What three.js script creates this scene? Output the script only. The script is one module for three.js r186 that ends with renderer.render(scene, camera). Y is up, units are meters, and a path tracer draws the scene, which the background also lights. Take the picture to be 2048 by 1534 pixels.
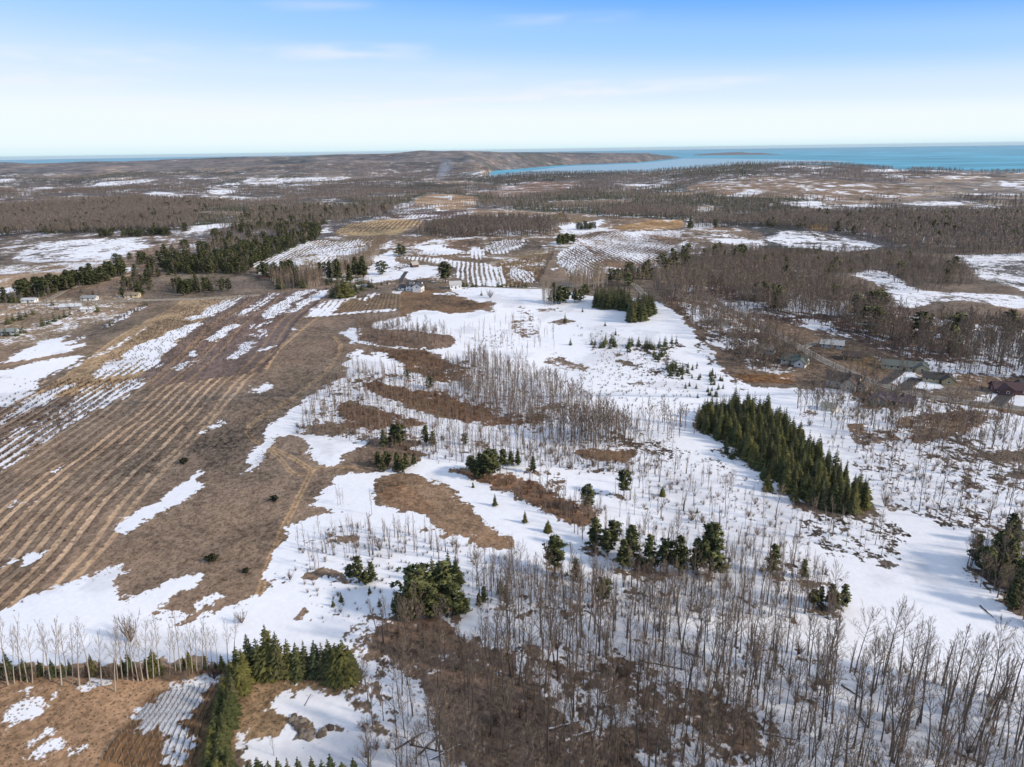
import * as THREE from 'three';
import { mergeGeometries } from 'three/addons/utils/BufferGeometryUtils.js';

// ------------------------------------------------------------------ camera, sky, sun, exposure
const D2R = Math.PI / 180;
const scene = new THREE.Scene();
const camera = new THREE.PerspectiveCamera(56, 2048 / 1534, 1, 150000);
camera.position.set(0, 115, 0);
camera.rotation.set(-17.98 * D2R, 0, -0.84 * D2R, 'YXZ');
camera.updateMatrixWorld(true);
const renderer = new THREE.WebGLRenderer({ antialias: true });
renderer.toneMapping = THREE.LinearToneMapping;
renderer.toneMappingExposure = 1.05;
renderer.shadowMap.enabled = true;
const SUN = new THREE.Vector3(0.86, 0.50, 0.34).normalize();
const sun = new THREE.DirectionalLight(0xfff0de, 3.5);
sun.position.copy(SUN).multiplyScalar(2000);
sun.castShadow = true; sun.shadow.radius = 9;
Object.assign(sun.shadow.camera, { left: -1500, right: 1500, top: 1500, bottom: -1500, near: 1, far: 6000 });
scene.add(sun, sun.target);
const FOG = 1.2e-5;
if (FOG > 0) scene.fog = new THREE.FogExp2(0xd9e4f2, FOG);

// ------------------------------------------------------------------ numbers
function rngOf(s) { return () => { s = (s + 0x6d2b79f5) | 0; let t = Math.imul(s ^ (s >>> 15), 1 | s); t = (t + Math.imul(t ^ (t >>> 7), 61 | t)) ^ t; return ((t ^ (t >>> 14)) >>> 0) / 4294967296; }; }
const rnd = rngOf(77);
const clamp = (x, a = 0, b = 1) => Math.min(b, Math.max(a, x));
const lerp = (a, b, t) => a + (b - a) * t;
const smooth = (a, b, x) => { const t = clamp((x - a) / (b - a)); return t * t * (3 - 2 * t); };
function hash(i, j) { let h = Math.imul(i, 374761393) + Math.imul(j, 668265263) | 0; h = Math.imul(h ^ (h >>> 13), 1274126177); return ((h ^ (h >>> 16)) >>> 0) / 4294967296; }
function vn(x, y) {
  const i = Math.floor(x), j = Math.floor(y), u = x - i, v = y - j, s = u * u * (3 - 2 * u), t = v * v * (3 - 2 * v);
  return lerp(lerp(hash(i, j), hash(i + 1, j), s), lerp(hash(i, j + 1), hash(i + 1, j + 1), s), t);
}
const fbm = (x, y, o = 4) => { let s = 0, a = 0.5, n = 0; for (let k = 0; k < o; k++) { s += a * vn(x, y); n += a; a *= 0.5; x = x * 2.03 + 17.1; y = y * 2.03 + 5.7; } return s / n; };
function table(x, ...p) { if (x <= p[0]) return p[1]; for (let k = 2; k < p.length; k += 2) if (x <= p[k]) return lerp(p[k - 1], p[k + 1], (x - p[k - 2]) / (p[k] - p[k - 2])); return p[p.length - 1]; }

// ------------------------------------------------------------------ the lie of the land
const LAKE = -90;
const FOC = 767 / Math.tan(28 * D2R), CP = Math.cos(17.98 * D2R);
function H(x, z) {
  const r = Math.hypot(x, z);
  let h = 5 * (vn(x / 170 + 5.3, z / 170) - 0.5) * smooth(90, 260, r) + 2.2 * (vn(x / 55 + 1.3, z / 55 + 9) - 0.5) * smooth(90, 260, r);
  h += 7 * Math.exp(-(((x + 95) / 75) ** 2) - (((z + 420) / 110) ** 2));          // the grassy rise
  if (r < 1000) return h;
  const a = Math.atan2(x, -z), bear = Math.abs(a) < 1.2 ? 1024 + FOC * Math.tan(a) / CP : a > 0 ? 4000 : -2000;
  const end = table(bear, 900, 13500, 960, 13500, 985, 4700, 1340, 4500, 1420, 4200, 1700, 4000, 2100, 3700, 2600, 3700);
  const low = table(bear, 0, -26, 900, -24, 1000, -8, 1300, -2, 1420, 26, 1500, 38, 1680, 38, 1820, 24, 2048, 10, 2600, 0);
  const top = table(bear, -400, 34, 0, 32, 200, 38, 400, 52, 600, 64, 800, 84, 900, 100, 1000, 88, 1100, 66, 1200, 44, 1300, 16, 1368, -100);
  const roll = (fbm(x / 1300 + 3, z / 1300 + 8, 4) - 0.5) * 2;
  const bays = smooth(960, 1080, bear);
  let g = lerp(0, low, smooth(1500, 3500, r)) + roll * 54 * smooth(1200, 3500, r) * (1 - 0.6 * smooth(6500, 8500, r)) * (1 - 0.65 * bays * smooth(2600, 3600, r));
  g += 5 * (fbm(x / 260, z / 260, 3) - 0.5) * smooth(1000, 1600, r);
  if (end > 12000 || bear < 990) { const k = 1 - smooth(940, 985, bear); g = lerp(g, top - 12 + roll * 34 + 52 * (fbm(x / 520 + 3, z / 700, 3) - 0.5), smooth(5600, 8800, r) * k); }
  g = lerp(g, -130, smooth(end - 500, end + 700, r));
  if (bear > 940 && bear < 1400) {                                                   // the headland across the bay
    const shore = table(bear, 940, 7000, 1000, 7500, 1050, 8100, 1150, 9800, 1280, 10400, 1368, 14000);
    const p = lerp(-130, top + roll * 14 + 30 * (fbm(x / 520 + 3, z / 700, 3) - 0.5), smooth(shore - 250, shore + 1700, r)) * 1;
    g = Math.max(g, lerp(p, -130, smooth(shore + 3200, shore + 5200, r)));
  }
  return Math.max(h * (1 - smooth(1000, 1700, r)) + g, -130);
}
const ray = new THREE.Vector3();
function look(px, py) { return ray.set((px - 1024) / FOC, (767 - py) / FOC, -1).applyQuaternion(camera.quaternion).normalize(); }
function ground(px, py) {                                                            // where a line of sight meets the land
  const d = look(px, py).clone(); let t = 60, step;
  for (let k = 0; k < 900 && t < 26000; k++) {
    step = 1.5 + t * 0.006; const n = t + step;
    if (115 + d.y * n < H(d.x * n, d.z * n)) { let a = t, b = n; for (let i = 0; i < 14; i++) { const m = (a + b) / 2; if (115 + d.y * m < H(d.x * m, d.z * m)) b = m; else a = m; } t = b; break; }
    t = n;
  }
  return new THREE.Vector3(d.x * t, H(d.x * t, d.z * t), d.z * t);
}
function onImage(x, y, z) { const v = new THREE.Vector3(x, y, z).applyMatrix4(camera.matrixWorldInverse); return [1024 + FOC * v.x / -v.z, 767 - FOC * v.y / -v.z, -v.z]; }
function heightFor(g, py) { let a = 0.2, b = 60; for (let i = 0; i < 24; i++) { const m = (a + b) / 2; if (onImage(g.x, g.y + m, g.z)[1] > py) a = m; else b = m; } return a; }
const world = (pts) => { const o = []; for (let i = 0; i < pts.length; i += 2) { const g = ground(pts[i], pts[i + 1]); o.push([g.x, g.z]); } return o; };
function inside(P, x, z) { let c = false; for (let i = 0, j = P.length - 1; i < P.length; j = i++) { const a = P[i], b = P[j]; if ((a[1] > z) !== (b[1] > z) && x < ((b[0] - a[0]) * (z - a[1])) / (b[1] - a[1]) + a[0]) c = !c; } return c; }

// streaks of thin cloud: bearing, elevation, half width, half height (degrees), strength
const STREAKS = [[-29, 5.9, 8, 0.75, 0.95], [-31, 4.7, 8, 0.8, 0.6], [-27, 3.6, 7, 0.5, 0.7], [-19, 6.7, 6, 0.5, 0.5], [-11, 6.7, 6, 0.7, 0.9], [-7.5, 3.3, 4, 0.4, 0.8], [-5, 5.1, 5, 0.5, 0.4], [3, 3.8, 7, 0.55, 0.8], [9, 4.2, 8, 0.6, 0.95], [14, 4.4, 6, 0.4, 0.7], [4, 8.8, 6, 0.45, 0.45], [-13, 9.6, 5, 0.4, 0.4], [-6, 10.6, 7, 0.5, 0.4], [-22, 2.6, 9, 0.6, 0.5], [60, 5, 10, 0.7, 0.7], [-65, 6, 9, 0.7, 0.7], [110, 5, 12, 0.8, 0.7], [170, 7, 12, 0.8, 0.7], [-120, 4.5, 11, 0.7, 0.7]];
// ------------------------------------------------------------------ sky: pale at the horizon, deeper blue above, thin streaks of cloud
{
  const W = 2048, Hh = 1024, data = new Float32Array(W * Hh * 4);
  const stops = [[-90, 0.50, 0.74, 0.82], [-0.3, 0.50, 0.74, 0.82], [0, 0.68, 0.86, 0.92], [0.7, 0.83, 0.93, 0.97], [2.2, 0.85, 0.93, 1.0], [4.5, 0.64, 0.80, 1.0], [7.5, 0.36, 0.62, 1.0], [11, 0.16, 0.43, 1.0], [17, 0.30, 0.50, 0.90], [28, 0.44, 0.55, 0.76], [50, 0.50, 0.57, 0.72], [90, 0.50, 0.57, 0.70]];
  for (let j = 0; j < Hh; j++) {
    const el = ((j + 0.5) / Hh - 0.5) * 180;
    for (let i = 0; i < W; i++) {
      const ph = ((i + 0.5) / W - 0.5) * 2 * Math.PI;            // x = cos, z = sin; the view is towards -z
      const az = Math.atan2(Math.cos(ph), -Math.sin(ph));         // 0 ahead, + to the right
      const e2 = Math.max(el > 0 ? el * (1 + 0.42 * Math.sin(az)) : el, -90);
      let k = 0; while (k < stops.length - 2 && e2 > stops[k + 1][0]) k++;
      const t = smooth(stops[k][0], stops[k + 1][0], e2) * 0.5 + clamp((e2 - stops[k][0]) / (stops[k + 1][0] - stops[k][0])) * 0.5, o = (j * W + i) * 4;
      let c = [1, 2, 3].map((q) => lerp(stops[k][q], stops[k + 1][q], t));
      if (el > 0.5) {
        const X = Math.cos(ph) / Math.tan(el * D2R + 0.02), Z = Math.sin(ph) / Math.tan(el * D2R + 0.02);
        const wisp = smooth(0.50, 0.80, fbm(X * 0.5 + 2.2, Z * 1.5 + 4, 5)) * smooth(0.40, 0.60, vn(X * 0.22 + 2.1, Z * 0.34 + 7.3)) * smooth(1.5, 3.5, el) * (1 - 0.8 * smooth(6, 9, el));
        let streak = 0;
        for (const [a, e, wa, we, k] of STREAKS) { const u = (az / D2R - a) / wa, v = (el - e - 0.05 * u) / we; if (Math.abs(u) < 1 && Math.abs(v) < 1) streak += 0.62 * k * (1 - u * u) * (1 - v * v) * smooth(0.25, 0.75, fbm(az * 16 + e * 7, (el - az * 1.5) * 2.2 + a, 5)); }
        const veil = 0.35 * smooth(0.45, 0.8, fbm(X * 0.12 + 9, Z * 0.3 + 1, 3)) * smooth(1, 4, el);
        const w = clamp(wisp * 0.5 + veil * 0.25 + streak);
        c = [lerp(c[0], 0.90, w), lerp(c[1], 0.89, w), lerp(c[2], 0.96, w)];
      }
      data[o] = c[0]; data[o + 1] = c[1]; data[o + 2] = c[2]; data[o + 3] = 1;
    }
  }
  const sky = new THREE.DataTexture(data, W, Hh, THREE.RGBAFormat, THREE.FloatType);
  sky.mapping = THREE.EquirectangularReflectionMapping; sky.magFilter = sky.minFilter = THREE.LinearFilter; sky.needsUpdate = true;
  scene.background = sky; scene.environment = sky;
}

// ------------------------------------------------------------------ what the ground wears: land colours and lying snow, drawn as areas of the land
const PAINT = [], CLEAR = [];
const land = (color, ...pts) => PAINT.push({ on: 'land', color, P: world(pts) });
const landLine = (color, width, ...pts) => PAINT.push({ on: 'land', color, width, P: world(pts) });
const snow = (level, ...pts) => PAINT.push({ on: 'snow', level, rows: 0, P: world(pts) });
const rowSnow = (level, ...pts) => PAINT.push({ on: 'snow', level: pts[1] < 575 && pts[0] > 480 ? level * 0.88 : level, rows: 1, P: world(pts) });
const snowLine = (level, width, ...pts) => PAINT.push({ on: 'snow', level, rows: 0, width, P: world(pts) });
const field = (color, level, ...pts) => { const P = world(pts); PAINT.push({ on: 'land', color, P }, { on: 'snow', level, rows: 0, P }); CLEAR.push(P); };   // open land far away
const GRASS = '#7d6c5c', TAN = '#b99a78', STRAW = '#8f7c66', SOIL = '#5c4f4b', LITTER='#7c6757', RUST = '#806955', OCHRE = '#a38b66', WOODFLOOR = '#675a50';
// near and middle ground: what is not painted below is bare brown grass
// -- the wide white slope and the wood below it
snow(1, 842,619, 872,620, 912,628, 962,624, 985,611, 940,600, 905,588, 935,572, 1085,573, 1180,592, 1240,590, 1345,606, 1400,690, 1470,770, 1600,775, 1740,770, 1850,800, 2080,830, 2300,900, 2600,1250, 2600,1900, 640,1900, 690,1600, 470,1540, 470,1480, 500,1350, 470,1320, 300,1345, 0,1350, -200,1350, -200,1330, 0,1242, 50,1205, 102,1190, 160,1172, 167,1170, 200,1157, 240,1139, 262,1145, 242,1162, 222,1185, 255,1187, 245,1205, 250,1211, 295,1187, 325,1175, 300,1170, 350,1162, 400,1149, 412,1155, 375,1192, 350,1200, 337,1217, 305,1240, 300,1247, 350,1237, 387,1227, 392,1245, 360,1255, 340,1265, 340,1272, 370,1262, 410,1257, 445,1237, 475,1222, 490,1222, 510,1207, 519,1182, 517,1210, 522,1212, 547,1187, 550,1152, 545,1137, 547,1112, 562,1082, 572,1054, 605,1046, 640,1032, 677,1031, 675,1024, 645,1020, 622,1005, 620,997, 637,977, 665,962, 675,950, 712,946, 745,950, 780,930, 830,935, 830,905, 735,880, 733,895, 700,905, 680,912, 687,923, 660,934, 634,933, 632,918, 612,910, 605,890, 590,876, 575,872, 530,875, 530,892, 512,912, 500,937, 467,955, 482,925, 482,905, 510,887, 522,879, 500,862, 540,835, 560,825, 580,807, 607,792, 610,782, 640,765, 675,752, 680,740, 680,730, 692,712, 717,697, 722,705, 735,710, 742,700, 770,705, 790,722, 880,715, 870,702, 750,691, 712,688, 675,672, 690,662, 702,654, 712,658, 735,668, 737,641, 780,640, 810,632);
snow(0, 715,650, 735,640, 745,662, 800,657, 850,664, 905,672, 916,690, 880,696, 830,694, 750,688, 716,680);
snow(0.05, 748,697, 850,702, 880,716, 930,745, 945,760, 900,772, 850,757, 830,747, 800,740, 792,722, 770,706);
snow(0.12, 715,761, 752,767, 793,774, 841,781, 903,784, 930,805, 971,819, 1026,825, 1094,836, 1091,846, 1043,853, 971,856, 906,839, 855,832, 787,798, 722,784);
snow(0.72, 880,735, 960,715, 1100,760, 1240,838, 1290,890, 1180,896, 1020,840, 920,790); snow(0.8, 880,925, 900,868, 1080,875, 1150,905, 1290,950, 1060,935); snow(0.42, 900,735, 1000,745, 1100,790, 1140,820, 1110,850, 1040,850, 970,818, 905,782);
snow(0.10, 670,801, 718,805, 763,825, 821,836, 865,846, 841,853, 752,863, 705,866, 660,822);
snow(0.04, 592,852, 650,842, 712,848, 712,868, 640,873, 590,870);
snow(0.25, 700,868, 760,862, 850,870, 860,895, 800,905, 740,890);
snow(0.02, 735,905, 780,895, 860,905, 850,930, 780,940, 735,925);
snow(0, 1140,900, 1167,895, 1230,896, 1280,896, 1292,907, 1275,925, 1242,926, 1192,920, 1155,910);
snow(0, 747,968, 760,955, 800,948, 840,948, 880,962, 905,975, 928,993, 915,998, 935,1010, 965,1035, 987,1055, 1010,1065, 1025,1080, 1047,1103, 1040,1112, 1020,1110, 1010,1100, 975,1105, 950,1095, 940,1080, 965,1070, 945,1078, 920,1070, 910,1082, 885,1078, 870,1045, 862,1030, 810,1025, 770,1010, 750,1010);
snow(0.08, 897,943, 930,937, 960,941, 1000,945, 1050,955, 1090,970, 1105,980, 1095,985, 1130,1000, 1200,1010, 1225,1020, 1215,1035, 1190,1055, 1160,1055, 1120,1035, 1060,1000, 1010,985, 960,960);
snow(0.55, 1080,945, 1130,945, 1150,975, 1120,985, 1085,965);
snowLine(1, 2.2, 1050,954, 1085,968, 1120,985, 1155,999);
snow(0, 660,1083, 690,1073, 722,1072, 732,1085, 720,1095, 700,1098);
snow(0, 602,1250, 617,1225, 625,1215, 637,1222, 650,1240, 640,1252);
snow(0, 637,1215, 665,1207, 655,1220); snow(0, 675,1250, 690,1240, 700,1245, 685,1257);
snow(0.1, 610,1162, 640,1140, 680,1135, 720,1165, 750,1165, 757,1178, 730,1180, 700,1170, 650,1162);
snow(0.05, 838,1058, 858,1058, 858,1070, 842,1068);
snow(0.93, 960,640, 1100,650, 1340,690, 1400,800, 1380,900, 1290,960, 1420,1100, 1240,1060, 1290,950, 1250,850, 1100,740); snow(0.9, 1430,850, 1540,980, 1640,1030, 1740,1030, 1800,1060, 1760,1130, 1560,1080, 1420,1000, 1400,900);
snow(0.80, 1660,900, 1760,860, 2100,860, 2100,1100, 1930,1060, 1800,1020, 1730,950); snow(0.9, 930,1170, 1100,1150, 1420,1190, 1660,1180, 1700,1260, 1340,1250, 1000,1240); snow(0.91, 1000,1260, 1340,1262, 1660,1310, 1880,1360, 2090,1400, 2420,1600, 2420,1900, 1000,1900); snow(0.9, 640,1180, 760,1170, 800,1230, 760,1280, 640,1270);
// -- south-facing bits, tracks and wells on the white slope
snow(0.1, 1105,715, 1130,712, 1152,725, 1200,735, 1197,740, 1130,738, 1106,731);
snow(0.05, 1195,700, 1235,705, 1225,710); snow(0.1, 1210,714, 1250,720, 1262,727, 1238,727); snow(0.1, 1250,759, 1300,760, 1298,765, 1262,765);
snow(0.1, 1075,617, 1115,614, 1125,622, 1090,624); snow(0.1, 1105,642, 1130,636, 1158,641, 1140,648, 1110,648);
snow(0.05, 970,620, 960,605, 985,600, 1000,606, 990,625);
snowLine(0.3, 2.5, 1022,603, 1040,620, 1058,642); snowLine(0.2, 3, 1034,602, 1052,622, 1075,648); snowLine(0.3, 2.5, 1046,605, 1065,624, 1078,640);
snow(0.3, 1030,640, 1080,640, 1095,665, 1060,680, 1035,660);
snowLine(0.2, 1.6, 1102,690, 1130,715, 1150,728); snowLine(0.2, 1.2, 1210,705, 1262,730, 1272,742);
snowLine(0.15, 2.4, 1375,682, 1400,705, 1425,727, 1452,753, 1480,777);
snow(0.3, 1385,668, 1400,665, 1410,690, 1400,695);
snow(0.05, 1470,750, 1530,746, 1585,752, 1580,765, 1535,770, 1477,760);
snow(0.1, 1610,746, 1650,742, 1652,752, 1620,757);
// -- forest floor above the road
snow(0.24, 1330,598, 1345,545, 1560,520, 1750,600, 1850,630, 2100,640, 2300,700, 2300,800, 2080,775, 1900,760, 1830,745, 1700,690, 1640,672, 1585,660, 1500,640, 1440,615, 1400,600);
snow(0.35, 1345,600, 1420,610, 1500,650, 1600,700, 1590,735, 1500,745, 1440,700, 1390,650);
snow(0.85, 1395,672, 1440,668, 1500,672, 1500,690, 1430,692);
snow(0.62, 1560,598, 1690,600, 1780,640, 1690,632, 1600,622);
snow(0.7, 1700,700, 1800,720, 2060,735, 2060,755, 1880,742, 1790,735);
snow(0.95, 1765,757, 1800,742, 1812,738, 1830,750, 1790,772); snow(0.95, 1812,770, 1836,755, 1870,770, 1850,782);
snow(0.95, 1950,790, 2000,782, 1996,806, 1940,804); snow(0.95, 2015,803, 2030,785, 2060,790, 2060,815);
snow(0.0, 1700,720, 1740,715, 1775,738, 1745,747, 1715,740);
snow(0.1, 1745,700, 1840,715, 1830,735, 1770,730);
// -- below the road: lawns, leaf litter and thin snow
snow(0.1, 1595,826, 1640,820, 1655,828, 1610,834);
snow(0.3, 1680,770, 1740,765, 1800,790, 1790,815, 1720,815);
snow(0, 1690,850, 1720,842, 1736,850, 1730,862, 1690,860);
snow(0.12, 1779,836, 1861,822, 1980,819, 2004,832, 1963,853, 1881,870, 1843,880, 1803,860);
snow(0.4, 1690,860, 1800,850, 1850,880, 1770,890, 1700,885);
snow(0, 1738,876, 1784,868, 1788,880, 1745,884); snow(0, 1690,885, 1740,880, 1730,890);
snow(0.2, 1950,906, 2000,898, 2100,895, 2100,935, 2048,930, 1985,918);
snow(0, 2000,945, 2048,940, 2048,955, 2008,953);
snow(0.15, 1555,1000, 1640,1012, 1700,1015, 1742,1018, 1722,1028, 1640,1022, 1560,1008);
snow(0.1, 1752,1010, 1770,1006, 1786,1014, 1768,1017);
snow(0, 1738,1112, 1781,1115, 1778,1127, 1748,1125);
snow(0.45, 1945,1125, 2000,1120, 2080,1140, 2080,1230, 2010,1215, 1960,1160);
snow(0.3, 1975,1170, 2010,1180, 2040,1230, 2010,1220);
snow(0.25, 1240,1140, 1330,1145, 1400,1155, 1400,1162, 1290,1158); snow(0.2, 1270,1125, 1300,1120, 1330,1140, 1290,1150);
snow(0.1, 1590,1150, 1640,1148, 1660,1160, 1600,1165);
snow(0.2, 1085,1128, 1130,1138, 1160,1150, 1110,1155);
// -- floor of the big wood in front
snow(0.22, 763,1236, 800,1225, 890,1240, 958,1289, 1043,1303, 1036,1334, 1060,1364, 1090,1400, 1130,1430, 1180,1460, 1231,1500, 1240,1600, 900,1600, 880,1490, 838,1460, 822,1380, 815,1330, 790,1320, 760,1290);
snow(0.46, 1050,1310, 1150,1320, 1300,1322, 1400,1370, 1500,1420, 1600,1480, 1600,1500, 1480,1500, 1390,1440, 1300,1460, 1250,1500, 1180,1450, 1100,1390);
snow(0.33, 1060,1500, 1200,1490, 1260,1540, 1260,1640, 1050,1640);
snow(0.4, 740,1230, 790,1240, 770,1320, 730,1330, 700,1290);
snow(0.45, 690,1380, 740,1360, 745,1500, 700,1480);
// -- the fenced yard between the hedges
snow(0.02, 500,1340, 700,1345, 710,1372, 695,1380, 640,1390, 607,1387, 597,1375, 575,1387, 550,1392, 547,1430, 570,1465, 510,1465, 480,1480, 460,1500, 430,1500, 430,1440, 480,1370);
snow(0.1, 582,1437, 600,1428, 614,1440, 610,1455, 632,1480, 610,1488, 590,1475, 580,1460); snow(0.1, 650,1445, 670,1452, 655,1465, 640,1475, 634,1465);
// -- lower left field and vineyard
snow(0, 470,1300, 440,1365, 425,1400, 390,1500, 380,1600, -200,1700, -200,1340, 0,1336, 300,1336);
snow(0.9, 17,1457, 42,1437, 67,1410, 87,1415, 96,1430, 82,1452, 52,1475, 27,1467); snow(0.8, 54,1397, 92,1391, 85,1400, 58,1402);
snow(0.8, 125,1398, 142,1400, 135,1404); snow(0.9, 189,1386, 200,1388, 205,1390, 223,1385, 212,1392, 200,1400); snow(0.75, 102,1490, 110,1465, 130,1477, 110,1492);
snow(0.8, 97,1530, 130,1505, 142,1510, 120,1540); snow(0.85, 175,1517, 197,1505, 192,1522); snow(0.6, 80,1510, 95,1490, 100,1500);
snow(0.92, 442,1362, 422,1370, 410,1380, 367,1390, 325,1425, 280,1510, 295,1495, 320,1475, 340,1450, 355,1465, 332,1505, 345,1540, 375,1540, 382,1500, 397,1430, 425,1392, 442,1375);
// -- snow lying along the orchard rows and in the hollows of the left-hand fields
snow(1, -60,750, 0,745, 50,732, 105,722, 160,712, 172,710, 160,725, 112,745, 75,760, 82,762, 67,780, 37,780, 60,787, 25,805, -60,830);
snow(0.9, -30,736, 25,725, 25,712, 62,695, 87,680, 120,667, 147,662, 140,672, 107,690, 150,677, 185,662, 175,672, 140,690, 100,700, 172,685, 170,692, 110,712, 50,722);
snow(0.9, 62,662, 87,652, 125,650, 142,640, 150,627, 155,622, 200,621, 190,632, 137,647, 125,660, 75,665);
snow(0.85, 305,610, 275,622, 240,640, 200,662, 185,660, 237,635, 270,615);
snowLine(0.9, 1.6, 295,655, 270,672, 235,692, 185,715, 140,740);
rowSnow(0.84, 180,752, 207,730, 257,710, 275,690, 325,675, 370,652, 415,642, 400,657, 350,680, 360,695, 312,715, 325,732, 282,745, 212,757);
rowSnow(0.84, 370,642, 412,627, 425,612, 475,590, 495,587, 475,605, 450,625, 412,636);
snow(0.85, 422,685, 440,665, 487,645, 475,660, 460,672, 430,687); snow(0.85, 465,720, 490,687, 510,682, 495,705, 475,722);
rowSnow(0.75, 375,712, 400,700, 397,708, 385,714); rowSnow(0.8, 350,735, 380,725, 395,722, 365,740);
rowSnow(0.97, 0,835, 62,792, 150,767, 160,767, 100,795, 0,850, -40,860);
rowSnow(0.74, 0,870, 50,850, 150,790, 200,770, 300,752, 270,775, 170,830, 100,870, 55,905, 0,940, -40,950);
rowSnow(0.7, -20,950, 0,930, 40,915, 47,916, 20,935);
snow(0.85, 530,635, 560,610, 600,582, 628,578, 622,584, 595,605, 570,625, 555,640); snow(0.85, 585,628, 600,612, 640,580, 662,578, 655,592, 630,602, 600,622);
rowSnow(0.8, 615,635, 640,612, 660,600, 700,590, 720,590, 690,605, 670,625, 680,628, 740,620, 800,616, 800,620, 720,627, 640,634); rowSnow(0.7, 712,598, 730,590, 757,582, 750,590, 735,600, 718,601); rowSnow(0.6, 735,610, 752,602, 750,612);
snow(0.85, 486,629, 502,617, 522,615, 520,620, 492,629); rowSnow(0.8, 502,659, 520,650, 540,647, 550,640, 564,640, 550,647, 525,657);
rowSnow(0.8, 512,676, 530,662, 540,662, 537,672, 522,679); rowSnow(0.85, 520,705, 530,695, 552,690, 547,695, 530,704); rowSnow(0.7, 500,632, 545,585, 560,586, 530,612);
snow(0.8, 582,662, 592,655, 600,654, 595,660); snow(0.9, 495,789, 497,780, 517,767, 544,766, 535,774, 515,780);
snow(0.95, 377,870, 390,862, 402,861, 407,860, 425,842, 447,836, 445,845, 407,865, 385,871);
snow(0.95, 215,1070, 240,1045, 285,1020, 322,1000, 362,967, 382,955, 397,937, 407,937, 402,952, 382,965, 410,970, 397,982, 362,1005, 325,1025, 262,1062, 242,1079, 220,1072);
snow(0.8, 427,967, 450,961, 445,965); snow(0.9, 30,1127, 40,1112, 60,1107, 72,1107, 60,1130, 45,1135, 32,1133); snow(0.9, 0,1130, 18,1122, 10,1137, -20,1140);
snow(0.85, 5,1018, 22,1010, 15,1020); snow(0.85, 33,1015, 45,1005, 50,1005, 40,1017); snow(0.85, 57,1013, 67,1003, 70,1005, 62,1015); snow(0.8, 95,950, 130,930, 133,932, 105,950);
snow(0.8, 85,1165, 120,1140, 100,1160); snow(0.95, 405,1215, 415,1203, 425,1195, 445,1197, 452,1215, 430,1220, 410,1222); snow(0.9, 540,1055, 550,1051, 558,1053, 548,1059); snow(0.8, 240,1102, 250,1092, 248,1100);
field('#857260', 0.25, 1095,452, 1120,440, 1220,430, 1400,447, 1536,464, 1536,500, 1420,506, 1380,522, 1215,562, 1090,500); field('#7d6c5c', 0.12, -80,472, 380,467, 420,500, 330,532, 200,530, -80,530); field('#806d59', 0.15, 560,530, 640,470, 860,436, 1120,440, 1110,500, 1060,572, 800,572, 650,560);
// -- round the houses on the rise and the fields behind them
snow(0.85, 735,535, 775,507, 792,497, 795,520, 810,530, 877,530, 870,540, 815,545, 797,560, 750,566, 735,562);
snow(0.85, 807,543, 875,540, 882,548, 850,556, 812,560); snow(0.75, 905,577, 940,570, 960,580, 930,588); snow(0.7, 860,586, 900,583, 915,590, 880,592); snow(0.8, 790,583, 800,581, 802,585, 790,586);
rowSnow(0.85, 802,512, 860,514, 900,520, 995,530, 1012,550, 1015,573, 950,571, 900,552, 912,537, 880,525, 825,520);
rowSnow(0.75, 822,492, 905,487, 875,495, 930,497, 925,510, 850,510, 847,500); rowSnow(0.7, 940,505, 957,492, 970,500, 965,520, 945,515);
rowSnow(0.75, 975,480, 1042,477, 1040,490, 1010,507, 980,508, 970,495); rowSnow(0.8, 1115,505, 1155,487, 1170,495, 1207,530, 1195,557, 1155,556, 1135,540, 1110,522);
rowSnow(0.85, 980,540, 1002,530, 1015,560, 985,572); rowSnow(0.8, 1017,540, 1030,530, 1040,540, 1070,545, 1072,568, 1020,560); rowSnow(0.75, 1100,540, 1120,532, 1118,540);
rowSnow(0.7, 1095,430, 1125,422, 1142,447, 1120,452); snow(0.9, 1120,452, 1142,447, 1180,445, 1197,435, 1205,445, 1192,457, 1220,455, 1302,447, 1297,452, 1205,462, 1140,470, 1122,468);
rowSnow(0.42, 1155,470, 1255,462, 1367,460, 1355,475, 1380,485, 1370,505, 1305,530, 1217,540, 1180,500);
snow(0.8, 1073,495, 1078,489, 1090,492, 1085,497); snow(0.8, 1325,505, 1340,501, 1345,504, 1330,508); snow(0.8, 1337,487, 1370,482, 1372,486, 1345,490);
rowSnow(0.75, 500,533, 537,512, 575,497, 610,482, 660,477, 650,482, 600,500, 570,512, 560,530, 530,540); snow(0.85, 635,507, 675,500, 737,492, 720,507, 685,510);
rowSnow(0.8, 640,525, 660,510, 700,517, 732,515, 712,525, 670,528); snow(0.85, 632,460, 662,452, 657,465, 640,467); snow(0.85, 795,452, 815,445, 812,450, 800,455); rowSnow(0.5, 560,520, 640,480, 720,478, 715,492, 640,505);
snow(0.8, 772,487, 785,478, 782,492, 770,500);
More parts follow.
